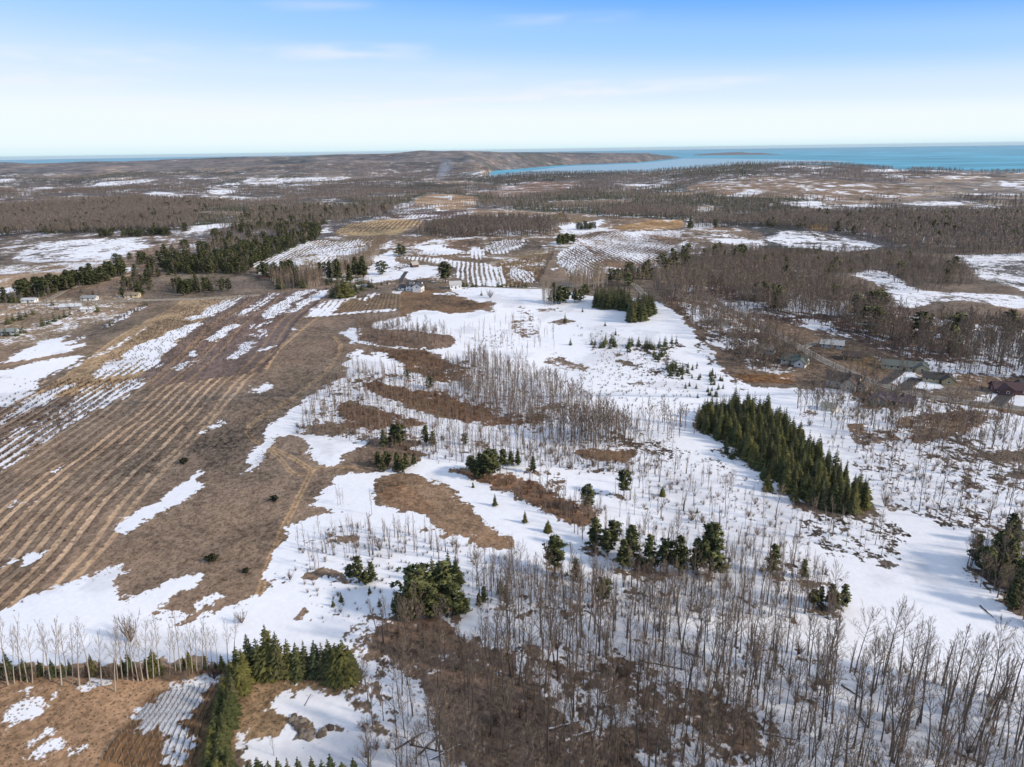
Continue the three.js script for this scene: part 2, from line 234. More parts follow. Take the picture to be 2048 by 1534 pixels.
// -- open land further out on either side
field('#8f8174', 0.7, 1686,547, 1743,535, 1781,550, 1830,580, 1900,585, 2060,590, 2060,625, 1986,610, 1911,600, 1850,606, 1823,617, 1786,612, 1776,570);
field('#93887c', 0.62, 1911,510, 2080,505, 2080,590, 1961,558, 1926,530); field('#8f8174', 0.6, 1536,462, 1611,460, 1676,470, 1721,482, 1768,492, 1740,498, 1676,505, 1636,497, 1536,487);
field('#8f8174', 0.7, 1410,482, 1450,475, 1500,480, 1536,486, 1500,488, 1440,485); field('#9a7c55', 0.1, 1600,452, 1640,444, 1668,448, 1650,463, 1615,460);
field('#8f8174', 0.66, 25,505, 112,482, 300,472, 307,495, 237,510, 225,522, 27,526); field(STRAW, 0.55, -60,527, 150,525, 260,526, 170,545, 0,552, -60,555);
field(STRAW, 0.12, -60,552, 75,545, 170,545, 60,575, -60,585); field('#8f8174', 0.85, -60,586, 0,580, 75,560, 150,552, 225,537, 275,535, 240,549, 100,568, 0,592);
field('#8f8174', 0.75, 370,466, 395,452, 460,446, 470,452, 410,462); field('#8f8174', 0.85, 370,490, 412,485, 390,496); field(STRAW, 0.06, 315,552, 340,548, 470,545, 455,556, 330,570); field(STRAW, 0.2, 0,625, 60,600, 260,590, 300,600, 200,650, 60,690, -60,720);
field('#86745f', 0.16, 850,438, 868,421, 960,417, 1100,424, 1195,428, 1190,441, 1120,446, 1010,441, 885,447);
{ const r = rngOf(88), tones = ['#94836f', '#8a7763', '#9b8970', '#857566']; for (let i = 0; i < 64; i++) { const x = -60 + 2170 * ((i * 0.618034) % 1), y = 338 + 88 * r() ** 1.2, k = (y - 300) / 80, w = (14 + 46 * r()) * (0.5 + k), h = (1.2 + 2.4 * r()) * (0.4 + k), s = (r() - 0.5) * 0.12; if (x > 960 && x < 1500 && y < 358) continue; const o = []; for (let q = 0; q < 9; q++) { const a = q / 9 * 6.283, m = 0.75 + 0.5 * r(), dx = Math.cos(a) * w * m; o.push(x + dx, y + Math.sin(a) * h * m + dx * s); } field(tones[i % 4], [0.08, 0.5, 0.15, 0.72, 0.1][i % 5], ...o); } }
field(OCHRE, 0.02, 657,465, 700,445, 800,437, 850,440, 838,452, 800,470, 700,472); field(GRASS, 0.06, 795,470, 850,440, 940,436, 900,450, 840,462, 800,478);
field('#6a5c58', 0.2, 760,437, 800,423, 940,420, 935,433, 860,438); field('#9c8060', 0.08, 812,408, 860,386, 950,392, 960,400, 950,417, 870,420); field('#8f8174', 0.85, 778,417, 800,406, 830,407, 822,413);
field('#7b6656', 0.12, 950,388, 1060,361, 1165,366, 1120,386, 1000,396); field('#9a7c55', 0.08, 1212,458, 1300,440, 1372,440, 1362,457, 1290,461); field('#8a745a', 0.1, 1110,440, 1190,428, 1200,436, 1150,446);
field('#84705c', 0.15, 1348,380, 1400,368, 1600,355, 1680,360, 1820,368, 1860,386, 1800,396, 1700,401, 1560,396, 1460,396); field('#94836f', 0.7, 1455,392, 1500,378, 1530,384, 1490,396);
snow(0.9, 1650,371, 1660,369, 1670,373, 1657,374); snow(0.85, 1633,375, 1650,380, 1640,381); snow(0.85, 1675,381, 1690,384, 1684,388); snow(0.8, 1720,367, 1748,372, 1735,373); snow(0.8, 1595,372, 1625,380, 1618,381); snow(0.8, 1720,386, 1790,391, 1760,392);
field('#94836f', 0.7, 30,387, 80,375, 112,378, 60,393); field('#94836f', 0.7, 100,376, 200,365, 322,357, 300,364, 180,373); field('#8f8174', 0.8, 285,396, 300,382, 340,385, 372,393, 330,402); field('#94836f', 0.6, 410,382, 480,376, 475,385, 430,390);
field('#8f8174', 0.85, 108,412, 112,404, 142,403, 140,410); field('#94836f', 0.7, 455,397, 560,392, 568,398, 500,403);  field('#94836f', 0.6, 480,366, 500,355, 560,358, 640,354, 702,351, 702,360, 600,364, 520,369);
field('#8f8174', 0.6, 640,412, 680,404, 720,407, 690,414); field('#94836f', 0.6, 0,358, 30,355, 32,362, 0,365);  
field('#94836f', 0.5, 880,395, 905,390, 900,397); field('#94836f', 0.5, 1550,405, 1640,402, 1660,410, 1600,416); field('#94836f', 0.5, 1990,362, 2048,358, 2060,366, 2000,372); field('#94836f', 0.5, 1535,335, 1600,330, 1680,333, 1640,338);
field('#94836f', 0.4, 1360,415, 1420,410, 1450,420, 1400,426); field('#94836f', 0.5, 1640,414, 1668,410, 1665,418); field('#94836f', 0.5, 1230,372, 1330,366, 1345,372, 1260,380); field('#a08a70', 0.3, 1880,352, 1960,350, 1990,356, 1900,360);
// -- colours of the bare land
land(LITTER, 715,640, 905,660, 920,692, 830,698, 745,692, 715,685); land('#765a44', 748,697, 850,702, 945,750, 945,775, 1100,836, 1091,848, 971,858, 787,800, 722,790, 715,760, 790,735);
land('#715743', 660,800, 763,822, 865,846, 752,865, 705,868); land('#7d6247', 1140,898, 1292,895, 1295,928, 1190,922); land('#7a5f47', 1140,898, 1200,896, 1190,922, 1150,908); land('#80634d', 895,940, 1050,953, 1225,1018, 1215,1036, 1160,1056, 1060,1002, 960,962);
land('#7f6954', 745,965, 800,946, 880,960, 990,1055, 1050,1105, 1010,1112, 880,1080, 860,1032, 770,1012); land('#80664f', 747,968, 800,960, 870,1010, 860,1030, 770,1008);
land(LITTER, 740,1225, 900,1235, 1060,1300, 1300,1318, 1420,1370, 1610,1480, 1600,1510, 1300,1620, 880,1620, 810,1400, 750,1320);
land(RUST, 1330,598, 1345,545, 1560,520, 1750,600, 1850,630, 2100,640, 2300,700, 2300,800, 2080,790, 1900,770, 1760,770, 1640,772, 1470,765, 1380,660); land('#6a5549', 1330,598, 1345,545, 1560,520, 1750,600, 1850,630, 2100,640, 2300,700, 2300,780, 2080,765, 1900,745, 1700,680, 1500,630);
land('#86603f', 1470,748, 1585,750, 1585,768, 1477,762); land('#8a7050', 1700,718, 1745,713, 1778,738, 1745,748); land(RUST, 1680,770, 1830,790, 2010,815, 2010,850, 1840,885, 1690,865); land(RUST, 1555,998, 1745,1016, 1720,1030, 1560,1010);
land('#91795d', 500,1335, 712,1345, 712,1380, 600,1400, 580,1470, 450,1505, 420,1500, 430,1440, 480,1370); land('#87705a', -200,1336, 440,1336, 445,1370, 300,1385, 190,1530, 190,1700, -200,1700); land('#816549', 300,1385, 430,1375, 395,1500, 390,1600, 180,1600, 200,1520); land('#66563f', 440,1370, 400,1430, 375,1600, 400,1600, 440,1440);
land(SOIL, -60,960, 0,945, 55,905, 170,830, 300,752, 165,765, 200,725, 400,600, 660,575, 560,640, 470,725, 330,742, 170,752, 60,775, -60,830); land(SOIL, 250,750, 480,740, 640,600, 600,590, 420,640);
land('#786856', 140,740, 420,597, 340,600, 180,680, 100,735); land('#857361', 0,735, 160,700, 200,650, 60,690); land('#73604b', 600,640, 660,598, 800,585, 800,620); land('#7b6148', 800,585, 860,575, 960,600, 985,612, 905,628, 840,620, 800,640);
land(TAN, 520,735, 640,630, 655,625, 560,700, 535,740); land('#857052', 1000,520, 1080,500, 1110,505, 1060,535, 1000,545); land(STRAW, 640,480, 760,470, 760,520, 560,530, 540,520); land('#7d6650', 800,480, 960,480, 970,510, 830,515); land('#7a6450', 1155,465, 1370,458, 1380,510, 1210,545);
// -- rows, swaths and wheel tracks
const curve = (P, n = 60) => new THREE.CatmullRomCurve3(P.map((p) => new THREE.Vector3(p[0], 0, p[1])), false, 'centripetal').getSpacedPoints(n).map((v) => [v.x, v.z]);
const shifted = (P, d) => P.map((p, i) => { const a = P[Math.max(0, i - 1)], b = P[Math.min(P.length - 1, i + 1)], l = Math.hypot(b[0] - a[0], b[1] - a[1]) || 1; return [p[0] + (b[1] - a[1]) / l * d, p[1] - (b[0] - a[0]) / l * d]; });
const trackA = curve(world([60, 1225, 110, 1170, 160, 1120, 192, 1080, 220, 1040, 250, 1000, 282, 967, 310, 937, 345, 907, 375, 875, 392, 855, 425, 822, 450, 790, 467, 770, 498, 742]), 120);
const trackB = curve(world([110, 1220, 150, 1160, 190, 1115, 225, 1077, 255, 1027, 282, 992, 322, 947, 360, 907, 400, 867, 440, 822, 450, 810, 472, 785, 490, 762, 513, 742]), 120);
const line = (color, width, P, on = 'land', level = 0) => PAINT.push({ on, color, width, P, level, rows: 0, alpha: 1 });
const ROWS = [];
{
  const r = rngOf(5);
  for (let k = 1; k < 46; k++) {
    const P = shifted(trackA, k * 4.7), fade = k < 9 ? 1 : k < 30 ? 0.85 : 0.5;
    ROWS.push(P);
    line(k % 2 ? '#6c5b4c' : '#73624f', 1.8, P.map((p) => [p[0] + 0.25 * (r() - 0.5), p[1]])); line('#5f5248', 0.6, shifted(P, 3.5)); line('#93806a', 0.5, shifted(P, 1.25)); line('#8a7864', 0.4, shifted(P, 4.1)); line('#62554a', 0.4, shifted(P, 0.7));
    for (let a = 0; a < P.length - 4;) {                                    // mown or bare strips come and go along a row
      const n = 12 + Math.floor(r() * 45), q = shifted(P.slice(a, Math.min(P.length, a + n)), 2.2);
      const light = r();
      line(light > 1 - 0.62 * fade ? (k < 9 ? (r() < 0.5 ? '#bda283' : '#a98f72') : r() < 0.5 ? '#a68e74' : '#9a846d') : light > 0.3 ? '#93806c' : '#857563', 1.5 + r() * 0.5, q); a += n;
    }
    for (let a = 0; a < P.length - 2; a += 1 + Math.floor(r() * 3)) { const q = shifted([P[a], P[a + 1]], 0.9); line('#57483d', 0.5, q); }
  }
  line('#b59a7b', 1.9, trackA); line('#b59a7b', 1.9, trackB); line('#7d6a57', 1.0, shifted(trackA, 2.1));
  // rows of the upper fields run on in the same direction
  const dirA = [trackA[118][0] - trackA[70][0], trackA[118][1] - trackA[70][1]];
  const from = world([60, 800, 520, 742]), to = world([380, 596, 655, 576]);
  for (let k = 0; k <= 62; k++) {
    const t = k / 62, a = [lerp(from[0][0], from[1][0], t), lerp(from[0][1], from[1][1], t)], b = [lerp(to[0][0], to[1][0], t), lerp(to[0][1], to[1][1], t)];
    const P = []; for (let i = 0; i <= 20; i++) P.push([lerp(a[0], b[0], i / 20) + 1.5 * Math.sin(i * 0.5), lerp(a[1], b[1], i / 20)]);
    ROWS.push(P);
    line(t < 0.45 && t > 0.0 ? '#65574a' : '#4c4140', 2.0, P); line(t < 0.4 ? '#b3966f' : r() < 0.3 ? '#9a7f60' : '#77675e', 1.6, shifted(P, 2.4));
  }
  const f2 = world([600, 640, 800, 618]), t2 = world([668, 596, 800, 586]);
  for (let k = 0; k <= 40; k++) { const t = k / 40; line(k % 2 ? '#5d4d3d' : '#8d775a', 1.5, [[lerp(f2[0][0], f2[1][0], t), lerp(f2[0][1], f2[1][1], t)], [lerp(t2[0][0], t2[1][0], t), lerp(t2[0][1], t2[1][1], t)]]); }
  const rowsBetween = (n, w, dark, lite, A0, A1, B0, B1) => { const q = world([...A0, ...A1, ...B0, ...B1]); for (let k = 0; k <= n; k++) { const t = k / n; const P = [[lerp(q[0][0], q[1][0], t), lerp(q[0][1], q[1][1], t)], [lerp(q[2][0], q[3][0], t), lerp(q[2][1], q[3][1], t)]]; line(dark, w, P); line(lite, w, shifted(P, w * 1.1)); ROWS.far = ROWS.far || []; ROWS.far.push(P); } };
  rowsBetween(12, 3, '#5f5040', '#8a7555', [980, 507], [1040, 490], [978, 482], [1040, 477]);
  rowsBetween(15, 3, '#5f5040', '#8a7555', [1150, 565], [1112, 522], [1212, 532], [1160, 487]);
  rowsBetween(12, 4, '#5c4c3d', '#8a7250', [1015, 570], [1072, 566], [995, 525], [1105, 505]);
  rowsBetween(22, 4, '#54464a', '#7d6a5a', [765, 438], [935, 433], [790, 424], [930, 421]);
  rowsBetween(26, 6, '#7d6650', '#a98c68', [820, 410], [955, 414], [860, 388], [950, 393]);
  rowsBetween(16, 3, '#937a59', '#ab9170', [657, 468], [838, 455], [705, 446], [848, 440]);
  rowsBetween(14, 3, '#75624d', '#a08660', [560, 520], [735, 500], [650, 478], [765, 472]);
  rowsBetween(12, 3, '#5f5040', '#8a7555', [1118, 452], [1140, 448], [1096, 431], [1124, 423]);
  const wheel = (w, ...p) => { const c = curve(world(p), 60); line('#8f765b', w * 2.4, c); line('#a68c6c', w * 0.6, shifted(c, -0.75)); line('#a68c6c', w * 0.6, shifted(c, 0.75)); };
  wheel(1.1, 512, 1215, 530, 1150, 548, 1100, 575, 1040, 595, 1000, 612, 965, 624, 938); wheel(1.1, 622, 940, 600, 925, 580, 913, 540, 895, 515, 884, 499, 870, 497, 855, 520, 835, 580, 800, 620, 770, 650, 745, 672, 717, 683, 698, 678, 682, 668, 672);
  wheel(1.0, 618, 950, 635, 936, 680, 933, 720, 936, 760, 936, 815, 942); wheel(0.8, 612, 950, 590, 948, 560, 918, 530, 892);
  wheel(0.8, 500, 745, 540, 710, 590, 670, 640, 632, 665, 600);
}

// ------------------------------------------------------------------ noise tables, cheap to read
const NS = 512;
const NOISE = [11, 23, 37, 53].map((seed) => {
  const a = new Float32Array(NS * NS); let cells = seed === 53 ? 64 : 8, amp = 1;
  for (let o = 0; o < (seed === 53 ? 3 : 6); o++, cells *= 2, amp *= seed === 53 ? 1.0 : 0.62) {
    const g = new Float32Array(cells * cells).map((_, i) => hash(i + seed * 977, o * 131 + seed)), k = cells / NS;
    for (let j = 0; j < NS; j++) { const y = j * k, j0 = Math.floor(y), v = y - j0, t = v * v * (3 - 2 * v), r0 = j0 * cells, r1 = ((j0 + 1) % cells) * cells;
      for (let i = 0; i < NS; i++) { const x = i * k, i0 = Math.floor(x), u = x - i0, s = u * u * (3 - 2 * u), i1 = (i0 + 1) % cells; a[j * NS + i] += amp * lerp(lerp(g[r0 + i0], g[r0 + i1], s), lerp(g[r1 + i0], g[r1 + i1], s), t); } }
  }
  let m = 0, d = 0; for (const x of a) m += x; m /= a.length; for (const x of a) d += (x - m) ** 2; d = Math.sqrt(d / a.length);
  return a.map((x) => clamp(0.5 + 0.24 * (x - m) / d));
});
function nz(k, x, z) { const a = NOISE[k], i = Math.floor(x), j = Math.floor(z), u = x - i, v = z - j, i0 = i & 511, i1 = (i + 1) & 511, j0 = (j & 511) << 9, j1 = ((j + 1) & 511) << 9; const p = a[j0 + i0], q = a[j1 + i0]; const s = p + (a[j0 + i1] - p) * u, t = q + (a[j1 + i1] - q) * u; return s + (t - s) * v; }
// beyond the fields that can be told apart: woods (0 .. 1) and, between them, fields
const woodiness = (x, z) => { const r = Math.hypot(x, z); return smooth(0.445 - 0.10 * smooth(4000, 7000, r), 0.49 - 0.10 * smooth(4000, 7000, r), nz(0, x / 9 + 40, z / 14 + 11) * 0.6 + nz(1, x / 30, z / 30) * 0.4 + 0.115); };
const unclaimed = (x, z) => { for (const P of CLEAR) if (inside(P, x, z)) return false; return true; };

// ------------------------------------------------------------------ ground sheets
const SNOWY = [];                                  // dark wells melted round the feet of trees: x, z, radius
const toS = (l) => 255 * (l <= 0.0031308 ? 12.92 * l : 1.055 * l ** (1 / 2.4) - 0.055);
const toL = (s) => { s /= 255; return s <= 0.04045 ? s / 12.92 : ((s + 0.055) / 1.055) ** 2.4; };
const LIN = new Float32Array(256).map((_, i) => toL(i)), SRG = new Uint8Array(4096).map((_, i) => Math.round(toS(i / 4095)));
const rowDirs = (() => { const a = world([125, 755, 400, 597, 1115, 525, 1165, 560]); const u = (p, q) => { const l = Math.hypot(q[0] - p[0], q[1] - p[1]); return [(q[0] - p[0]) / l, (q[1] - p[1]) / l]; }; return [u(a[0], a[1]), u(a[2], a[3])]; })();
function trace(ctx, P, closed, round) {
  ctx.beginPath();
  if (!closed || !round) { P.forEach((p, i) => (i ? ctx.lineTo(p[0], p[1]) : ctx.moveTo(p[0], p[1]))); if (closed) ctx.closePath(); return; }
  const n = P.length, mid = (a, b) => [(a[0] + b[0]) / 2, (a[1] + b[1]) / 2]; const m0 = mid(P[n - 1], P[0]); ctx.moveTo(m0[0], m0[1]);
  for (let i = 0; i < n; i++) { const m = mid(P[i], P[(i + 1) % n]); ctx.quadraticCurveTo(P[i][0], P[i][1], m[0], m[1]); } ctx.closePath();
}
function groundSheet(x0, x1, z0, z1, tx, tz, sx, sz, gx, gz, label) {
  const W = Math.round((x1 - x0) / tx), Ht = Math.round((z1 - z0) / tz), w = Math.round((x1 - x0) / sx), h = Math.round((z1 - z0) / sz);
  const L = document.createElement('canvas'); L.width = W; L.height = Ht; const lc = L.getContext('2d');
  const S = document.createElement('canvas'); S.width = w; S.height = h; const sc = S.getContext('2d');
  lc.fillStyle = GRASS; lc.fillRect(0, 0, W, Ht); sc.fillStyle = '#000'; sc.fillRect(0, 0, w, h);
  lc.setTransform(W / (x1 - x0), 0, 0, Ht / (z1 - z0), -x0 * W / (x1 - x0), -z0 * Ht / (z1 - z0));
  sc.setTransform(w / (x1 - x0), 0, 0, h / (z1 - z0), -x0 * w / (x1 - x0), -z0 * h / (z1 - z0));
  for (const p of PAINT) {
    const c = p.on === 'land' ? lc : sc, style = p.on === 'land' ? p.color : 'rgb(' + Math.round(p.level * 255) + ',' + (p.rows ? (p.P[0][0] < -20 ? 128 : 255) : 0) + ',255)';
    let a = Infinity, b = -Infinity, d = Infinity, e = -Infinity; for (const q of p.P) { a = Math.min(a, q[0]); b = Math.max(b, q[0]); d = Math.min(d, q[1]); e = Math.max(e, q[1]); }
    if (b < x0 - 5 || a > x1 + 5 || e < z0 - 5 || d > z1 + 5) continue;
    if (p.width) { trace(c, p.P, false); c.strokeStyle = style; c.lineWidth = p.width; c.lineJoin = 'round'; c.globalAlpha = p.on === 'snow' ? 1 : 0.75; c.stroke(); c.globalAlpha = 1; }
    else { trace(c, p.P, true, p.on === 'snow' && p.P.length > 5); c.fillStyle = style; c.fill(); }
  }
  for (const q of SNOWY) if (q[0] > x0 - 3 && q[0] < x1 + 3 && q[1] > z0 - 3 && q[1] < z1 + 3) { sc.globalAlpha = 0.95; sc.fillStyle = 'rgb(0,0,255)'; sc.beginPath(); sc.ellipse(q[0], q[1], q[2] * 1.2, q[2] * 0.9, 0, 0, 7); sc.fill(); sc.globalAlpha = 1; }
  const ld = lc.getImageData(0, 0, W, Ht).data, sd = sc.getImageData(0, 0, w, h).data, out = new Uint8Array(W * Ht * 4);
  const far = z0 < -1200;
  const warp = Math.min(3.2, Math.max(1.6, sx * 1.3)), wz = clamp(tx * 4, 1, 4), fine = Math.max(0.5, tx * 1.5);
  for (let j = 0; j < Ht; j++) {
    const z = z0 + (j + 0.5) * (z1 - z0) / Ht;
    for (let i = 0; i < W; i++) {
      const x = x0 + (i + 0.5) * (x1 - x0) / W;
      const nA = nz(0, x * 2.2, z * 2.2), nB = nz(1, x * 0.62 + 60, z * 0.62), nC = nz(3, x / fine * 3.0, z / fine * 2.4 + 33), nE = nz(3, x / fine * 0.55 + 200, z / fine * 0.45), nD = nz(0, x * 0.16 + 7, z * 0.13 + 90), nW = nz(3, x * 1.5 / wz + 11, z * 1.5 / wz + 70), nV = nz(3, x * 1.5 / wz + 311, z * 1.5 / wz + 170);
      let u = (x - x0 + (nB - 0.5) * 3.2 * warp + (nW - 0.5) * 3.6 * wz) / (x1 - x0) * w - 0.5, v = (z - z0 + (nD - 0.5 + nB * 0.5 - 0.25) * 3 * warp + (nV - 0.5) * 3.6 * wz) / (z1 - z0) * h - 0.5;
      u = u < 0 ? 0 : u > w - 1.001 ? w - 1.001 : u; v = v < 0 ? 0 : v > h - 1.001 ? h - 1.001 : v;
      const ui = u | 0, vi = v | 0, fu = u - ui, fv = v - vi, o = (vi * w + ui) * 4, o2 = o + (vi < h - 1 ? w * 4 : 0), e = ui < w - 1 ? 4 : 0;
      const sn = (sd[o] + (sd[o + e] - sd[o]) * fu) * (1 - fv) + (sd[o2] + (sd[o2 + e] - sd[o2]) * fu) * fv, row = sd[o + 1];
      const li = ((((j + (nA - 0.5) * 3) | 0) + 0) * W), lj = clamp(Math.round(j + (nA - 0.5) * 4), 0, Ht - 1) * W + clamp(Math.round(i + (nC - 0.5) * 4), 0, W - 1);
      let r = LIN[ld[lj * 4]], g = LIN[ld[lj * 4 + 1]], b = LIN[ld[lj * 4 + 2]], cover = sn / 255;
      if (far && sd[o + 2] < 128) {
        const wd = woodiness(x, z);
        const fieldTone = nz(2, x / 14 + 9, z / 22), con = smooth(0.62, 0.7, nz(2, x / 11 + 80, z / 16 + 30));
        const fr = lerp(0.17, 0.27, fieldTone), fg = fr * 0.80, fb = fr * 0.63, wr = lerp(0.158, 0.092, con), wg = lerp(0.136, 0.092, con), wb = lerp(0.125, 0.082, con);
        r = lerp(fr, wr, wd); g = lerp(fg, wg, wd); b = lerp(fb, wb, wd);
        const sp = smooth(0.72, 0.86, nz(3, x / 17, z / 30)) * smooth(3000, 5000, Math.hypot(x, z)) * 0.55; r = lerp(r, 0.34, sp); g = lerp(g, 0.28, sp); b = lerp(b, 0.22, sp);
        const rr = Math.hypot(x, z); cover = lerp(smooth(0.42, 0.7, nz(1, x / 8 + 3, z / 12)) * 0.5, 0.12, wd) * (1 - 0.85 * smooth(4500, 7000, rr));
      }
      const mott = 1 + (nA - 0.5) * 0.55 + (nB - 0.5) * 0.45 + (nC - 0.5) * 0.95 + (nE - 0.5) * 0.26 + (nD - 0.5) * 0.5, warm = (nD - 0.5) * 0.16 + (nB - 0.5) * 0.12;
      r *= mott * (1 + warm); g *= mott; b *= mott * (1 - warm);
      let t;
      if (row) { const dd = rowDirs[row > 200 ? 1 : 0], al = x * dd[0] + z * dd[1], ac = x * dd[1] - z * dd[0]; t = (nz(1, al * 0.5, ac * 1.3) - 0.5) * 0.9 + 0.28 * Math.sin(ac * 2 * Math.PI / 4.7 + nB * 3) + (nC - 0.5) * 0.5; }
      else t = (nA - 0.5) * 0.7 + (nC - 0.5) * 0.62 + (nE - 0.5) * 0.55 + (nB - 0.5) * 0.55;
      let s = (cover + t * (cover > 0.004 && cover < 0.996 ? 1 : 0.5) - 0.47) / 0.13 + 0.5; s = s < 0 ? 0 : s > 1 ? 1 : s;
      if (cover < 0.02) s = 0;
      if (s > 0) { const k = 0.80 + (nB - 0.5) * 0.10 + (nC - 0.5) * 0.07, dirt = smooth(0.62, 0.9, nA) * 0.12; r = lerp(r, k - dirt, s); g = lerp(g, k * 1.005 - dirt, s); b = lerp(b, k * 1.03 - dirt, s); }
      const q = (j * W + i) * 4; out[q] = SRG[clamp(r) * 4095 | 0]; out[q + 1] = SRG[clamp(g) * 4095 | 0]; out[q + 2] = SRG[clamp(b) * 4095 | 0]; out[q + 3] = 255;
    }
  }
  const map = new THREE.DataTexture(out, W, Ht); map.colorSpace = THREE.SRGBColorSpace; map.magFilter = map.minFilter = THREE.LinearFilter; map.needsUpdate = true;
  const nx = Math.round((x1 - x0) / gx), nzz = Math.round((z1 - z0) / gz), pos = [], uv = [], idx = [];
  for (let j = 0; j <= nzz; j++) for (let i = 0; i <= nx; i++) { const x = lerp(x0, x1, i / nx), z = lerp(z0, z1, j / nzz); pos.push(x, H(x, z), z); uv.push(i / nx, j / nzz); }
  const at = (i, j) => j * (nx + 1) + i;
  for (let j = 0; j < nzz; j++) for (let i = 0; i < nx; i++) idx.push(at(i, j), at(i, j + 1), at(i + 1, j), at(i + 1, j), at(i, j + 1), at(i + 1, j + 1));
  const edge = (list) => { for (let k = 0; k < list.length - 1; k++) { const a = list[k], b = list[k + 1], m = pos.length / 3; for (const q of [a, b]) { pos.push(pos[q * 3], pos[q * 3 + 1] - Math.max(3, gz * 0.2), pos[q * 3 + 2]); uv.push(uv[q * 2], uv[q * 2 + 1]); } idx.push(a, b, m, b, m + 1, m); } };
  edge([...Array(nx + 1).keys()].map((i) => at(i, nzz))); edge([...Array(nx + 1).keys()].map((i) => at(i, 0)));
  const g = new THREE.BufferGeometry(); g.setAttribute('position', new THREE.Float32BufferAttribute(pos, 3)); g.setAttribute('uv', new THREE.Float32BufferAttribute(uv, 2)); g.setIndex(idx); g.computeVertexNormals();
  const m = new THREE.Mesh(g, new THREE.MeshPhysicalMaterial({ map, roughness: 0.92, specularIntensity: 0.3 })); m.receiveShadow = true; m.name = numbered('ground');
  m.userData = { label, category: 'ground', kind: 'structure' }; scene.add(m);
}
const used = {};
function numbered(n) { used[n] = (used[n] ?? -1) + 1; return used[n] ? n + '_' + String(used[n]).padStart(3, '0') : n; }
// ------------------------------------------------------------------ plants
class Bush {                                                       // collects faces, then makes one geometry
  constructor() { this.p = []; this.n = []; this.c = []; this.i = []; }
  v(x, y, z, nx, ny, nz_, c) { this.p.push(x, y, z); const l = Math.hypot(nx, ny, nz_) || 1; this.n.push(nx / l, ny / l, nz_ / l); this.c.push(c[0], c[1], c[2]); return this.p.length / 3 - 1; }
  tube(pts, radii, sides, c) {
    let prev = null;
    for (let k = 0; k < pts.length; k++) {
      const a = pts[Math.max(0, k - 1)], b = pts[Math.min(pts.length - 1, k + 1)]; let d = [b[0] - a[0], b[1] - a[1], b[2] - a[2]]; const l = Math.hypot(...d) || 1; d = d.map((q) => q / l);
      let s = Math.abs(d[1]) > 0.9 ? [1, 0, 0] : [0, 1, 0]; let u = [d[1] * s[2] - d[2] * s[1], d[2] * s[0] - d[0] * s[2], d[0] * s[1] - d[1] * s[0]]; const ul = Math.hypot(...u); u = u.map((q) => q / ul);
      const w = [d[1] * u[2] - d[2] * u[1], d[2] * u[0] - d[0] * u[2], d[0] * u[1] - d[1] * u[0]], ring = [];
      if (k === pts.length - 1 && radii[k] < 0.012) { const q = this.v(...pts[k], ...d, c); for (let i = 0; i < sides; i++) this.i.push(prev[i], prev[(i + 1) % sides], q); return; }
      for (let i = 0; i < sides; i++) { const t = i / sides * 2 * Math.PI, m = [0, 1, 2].map((q) => u[q] * Math.cos(t) + w[q] * Math.sin(t)); ring.push(this.v(pts[k][0] + m[0] * radii[k], pts[k][1] + m[1] * radii[k], pts[k][2] + m[2] * radii[k], ...m, c)); }
      if (prev) for (let i = 0; i < sides; i++) { const j = (i + 1) % sides; this.i.push(prev[i], prev[j], ring[i], prev[j], ring[j], ring[i]); }
      prev = ring;
    }
  }
  face(a, b, d, n) { const x = [b[0] - a[0], b[1] - a[1], b[2] - a[2]], y = [d[0] - a[0], d[1] - a[1], d[2] - a[2]]; return (x[1] * y[2] - x[2] * y[1]) * n[0] + (x[2] * y[0] - x[0] * y[2]) * n[1] + (x[0] * y[1] - x[1] * y[0]) * n[2] >= 0; }
  blade(a, b, w, c, n, side) {                                     // a thin tapering twig
    const d = [b[0] - a[0], b[1] - a[1], b[2] - a[2]]; let u = [d[2] * side[1] - d[1] * side[2], d[0] * side[2] - d[2] * side[0], d[1] * side[0] - d[0] * side[1]]; const l = Math.hypot(...u) || 1; u = u.map((q) => q / l * w / 2);
    const p = [a[0] + u[0], a[1] + u[1], a[2] + u[2]], q = [a[0] - u[0], a[1] - u[1], a[2] - u[2]], i = this.v(...p, ...n, c); this.v(...q, ...n, c); this.v(...b, ...n, c); if (this.face(p, q, b, n)) this.i.push(i, i + 1, i + 2); else this.i.push(i + 1, i, i + 2);
  }
  tri(a, b, d, n, c) { const i = this.v(...a, ...n, c); this.v(...b, ...n, c); this.v(...d, ...n, c); if (this.face(a, b, d, n)) this.i.push(i, i + 1, i + 2); else this.i.push(i + 1, i, i + 2); }
  build() { const g = new THREE.BufferGeometry(); g.setAttribute('position', new THREE.Float32BufferAttribute(this.p, 3)); g.setAttribute('normal', new THREE.Float32BufferAttribute(this.n, 3)); g.setAttribute('color', new THREE.Float32BufferAttribute(this.c, 3)); g.setIndex(this.i); return g; }
}
const barkMat = new THREE.MeshPhysicalMaterial({ vertexColors: true, roughness: 0.9, specularIntensity: 0.25 });
const leafMat = new THREE.MeshPhysicalMaterial({ vertexColors: true, roughness: 0.8, specularIntensity: 0.25 });
const tint = (c, k, r) => { const f = 1 + (r() - 0.5) * k; return [c[0] * f, c[1] * f, c[2] * f]; };

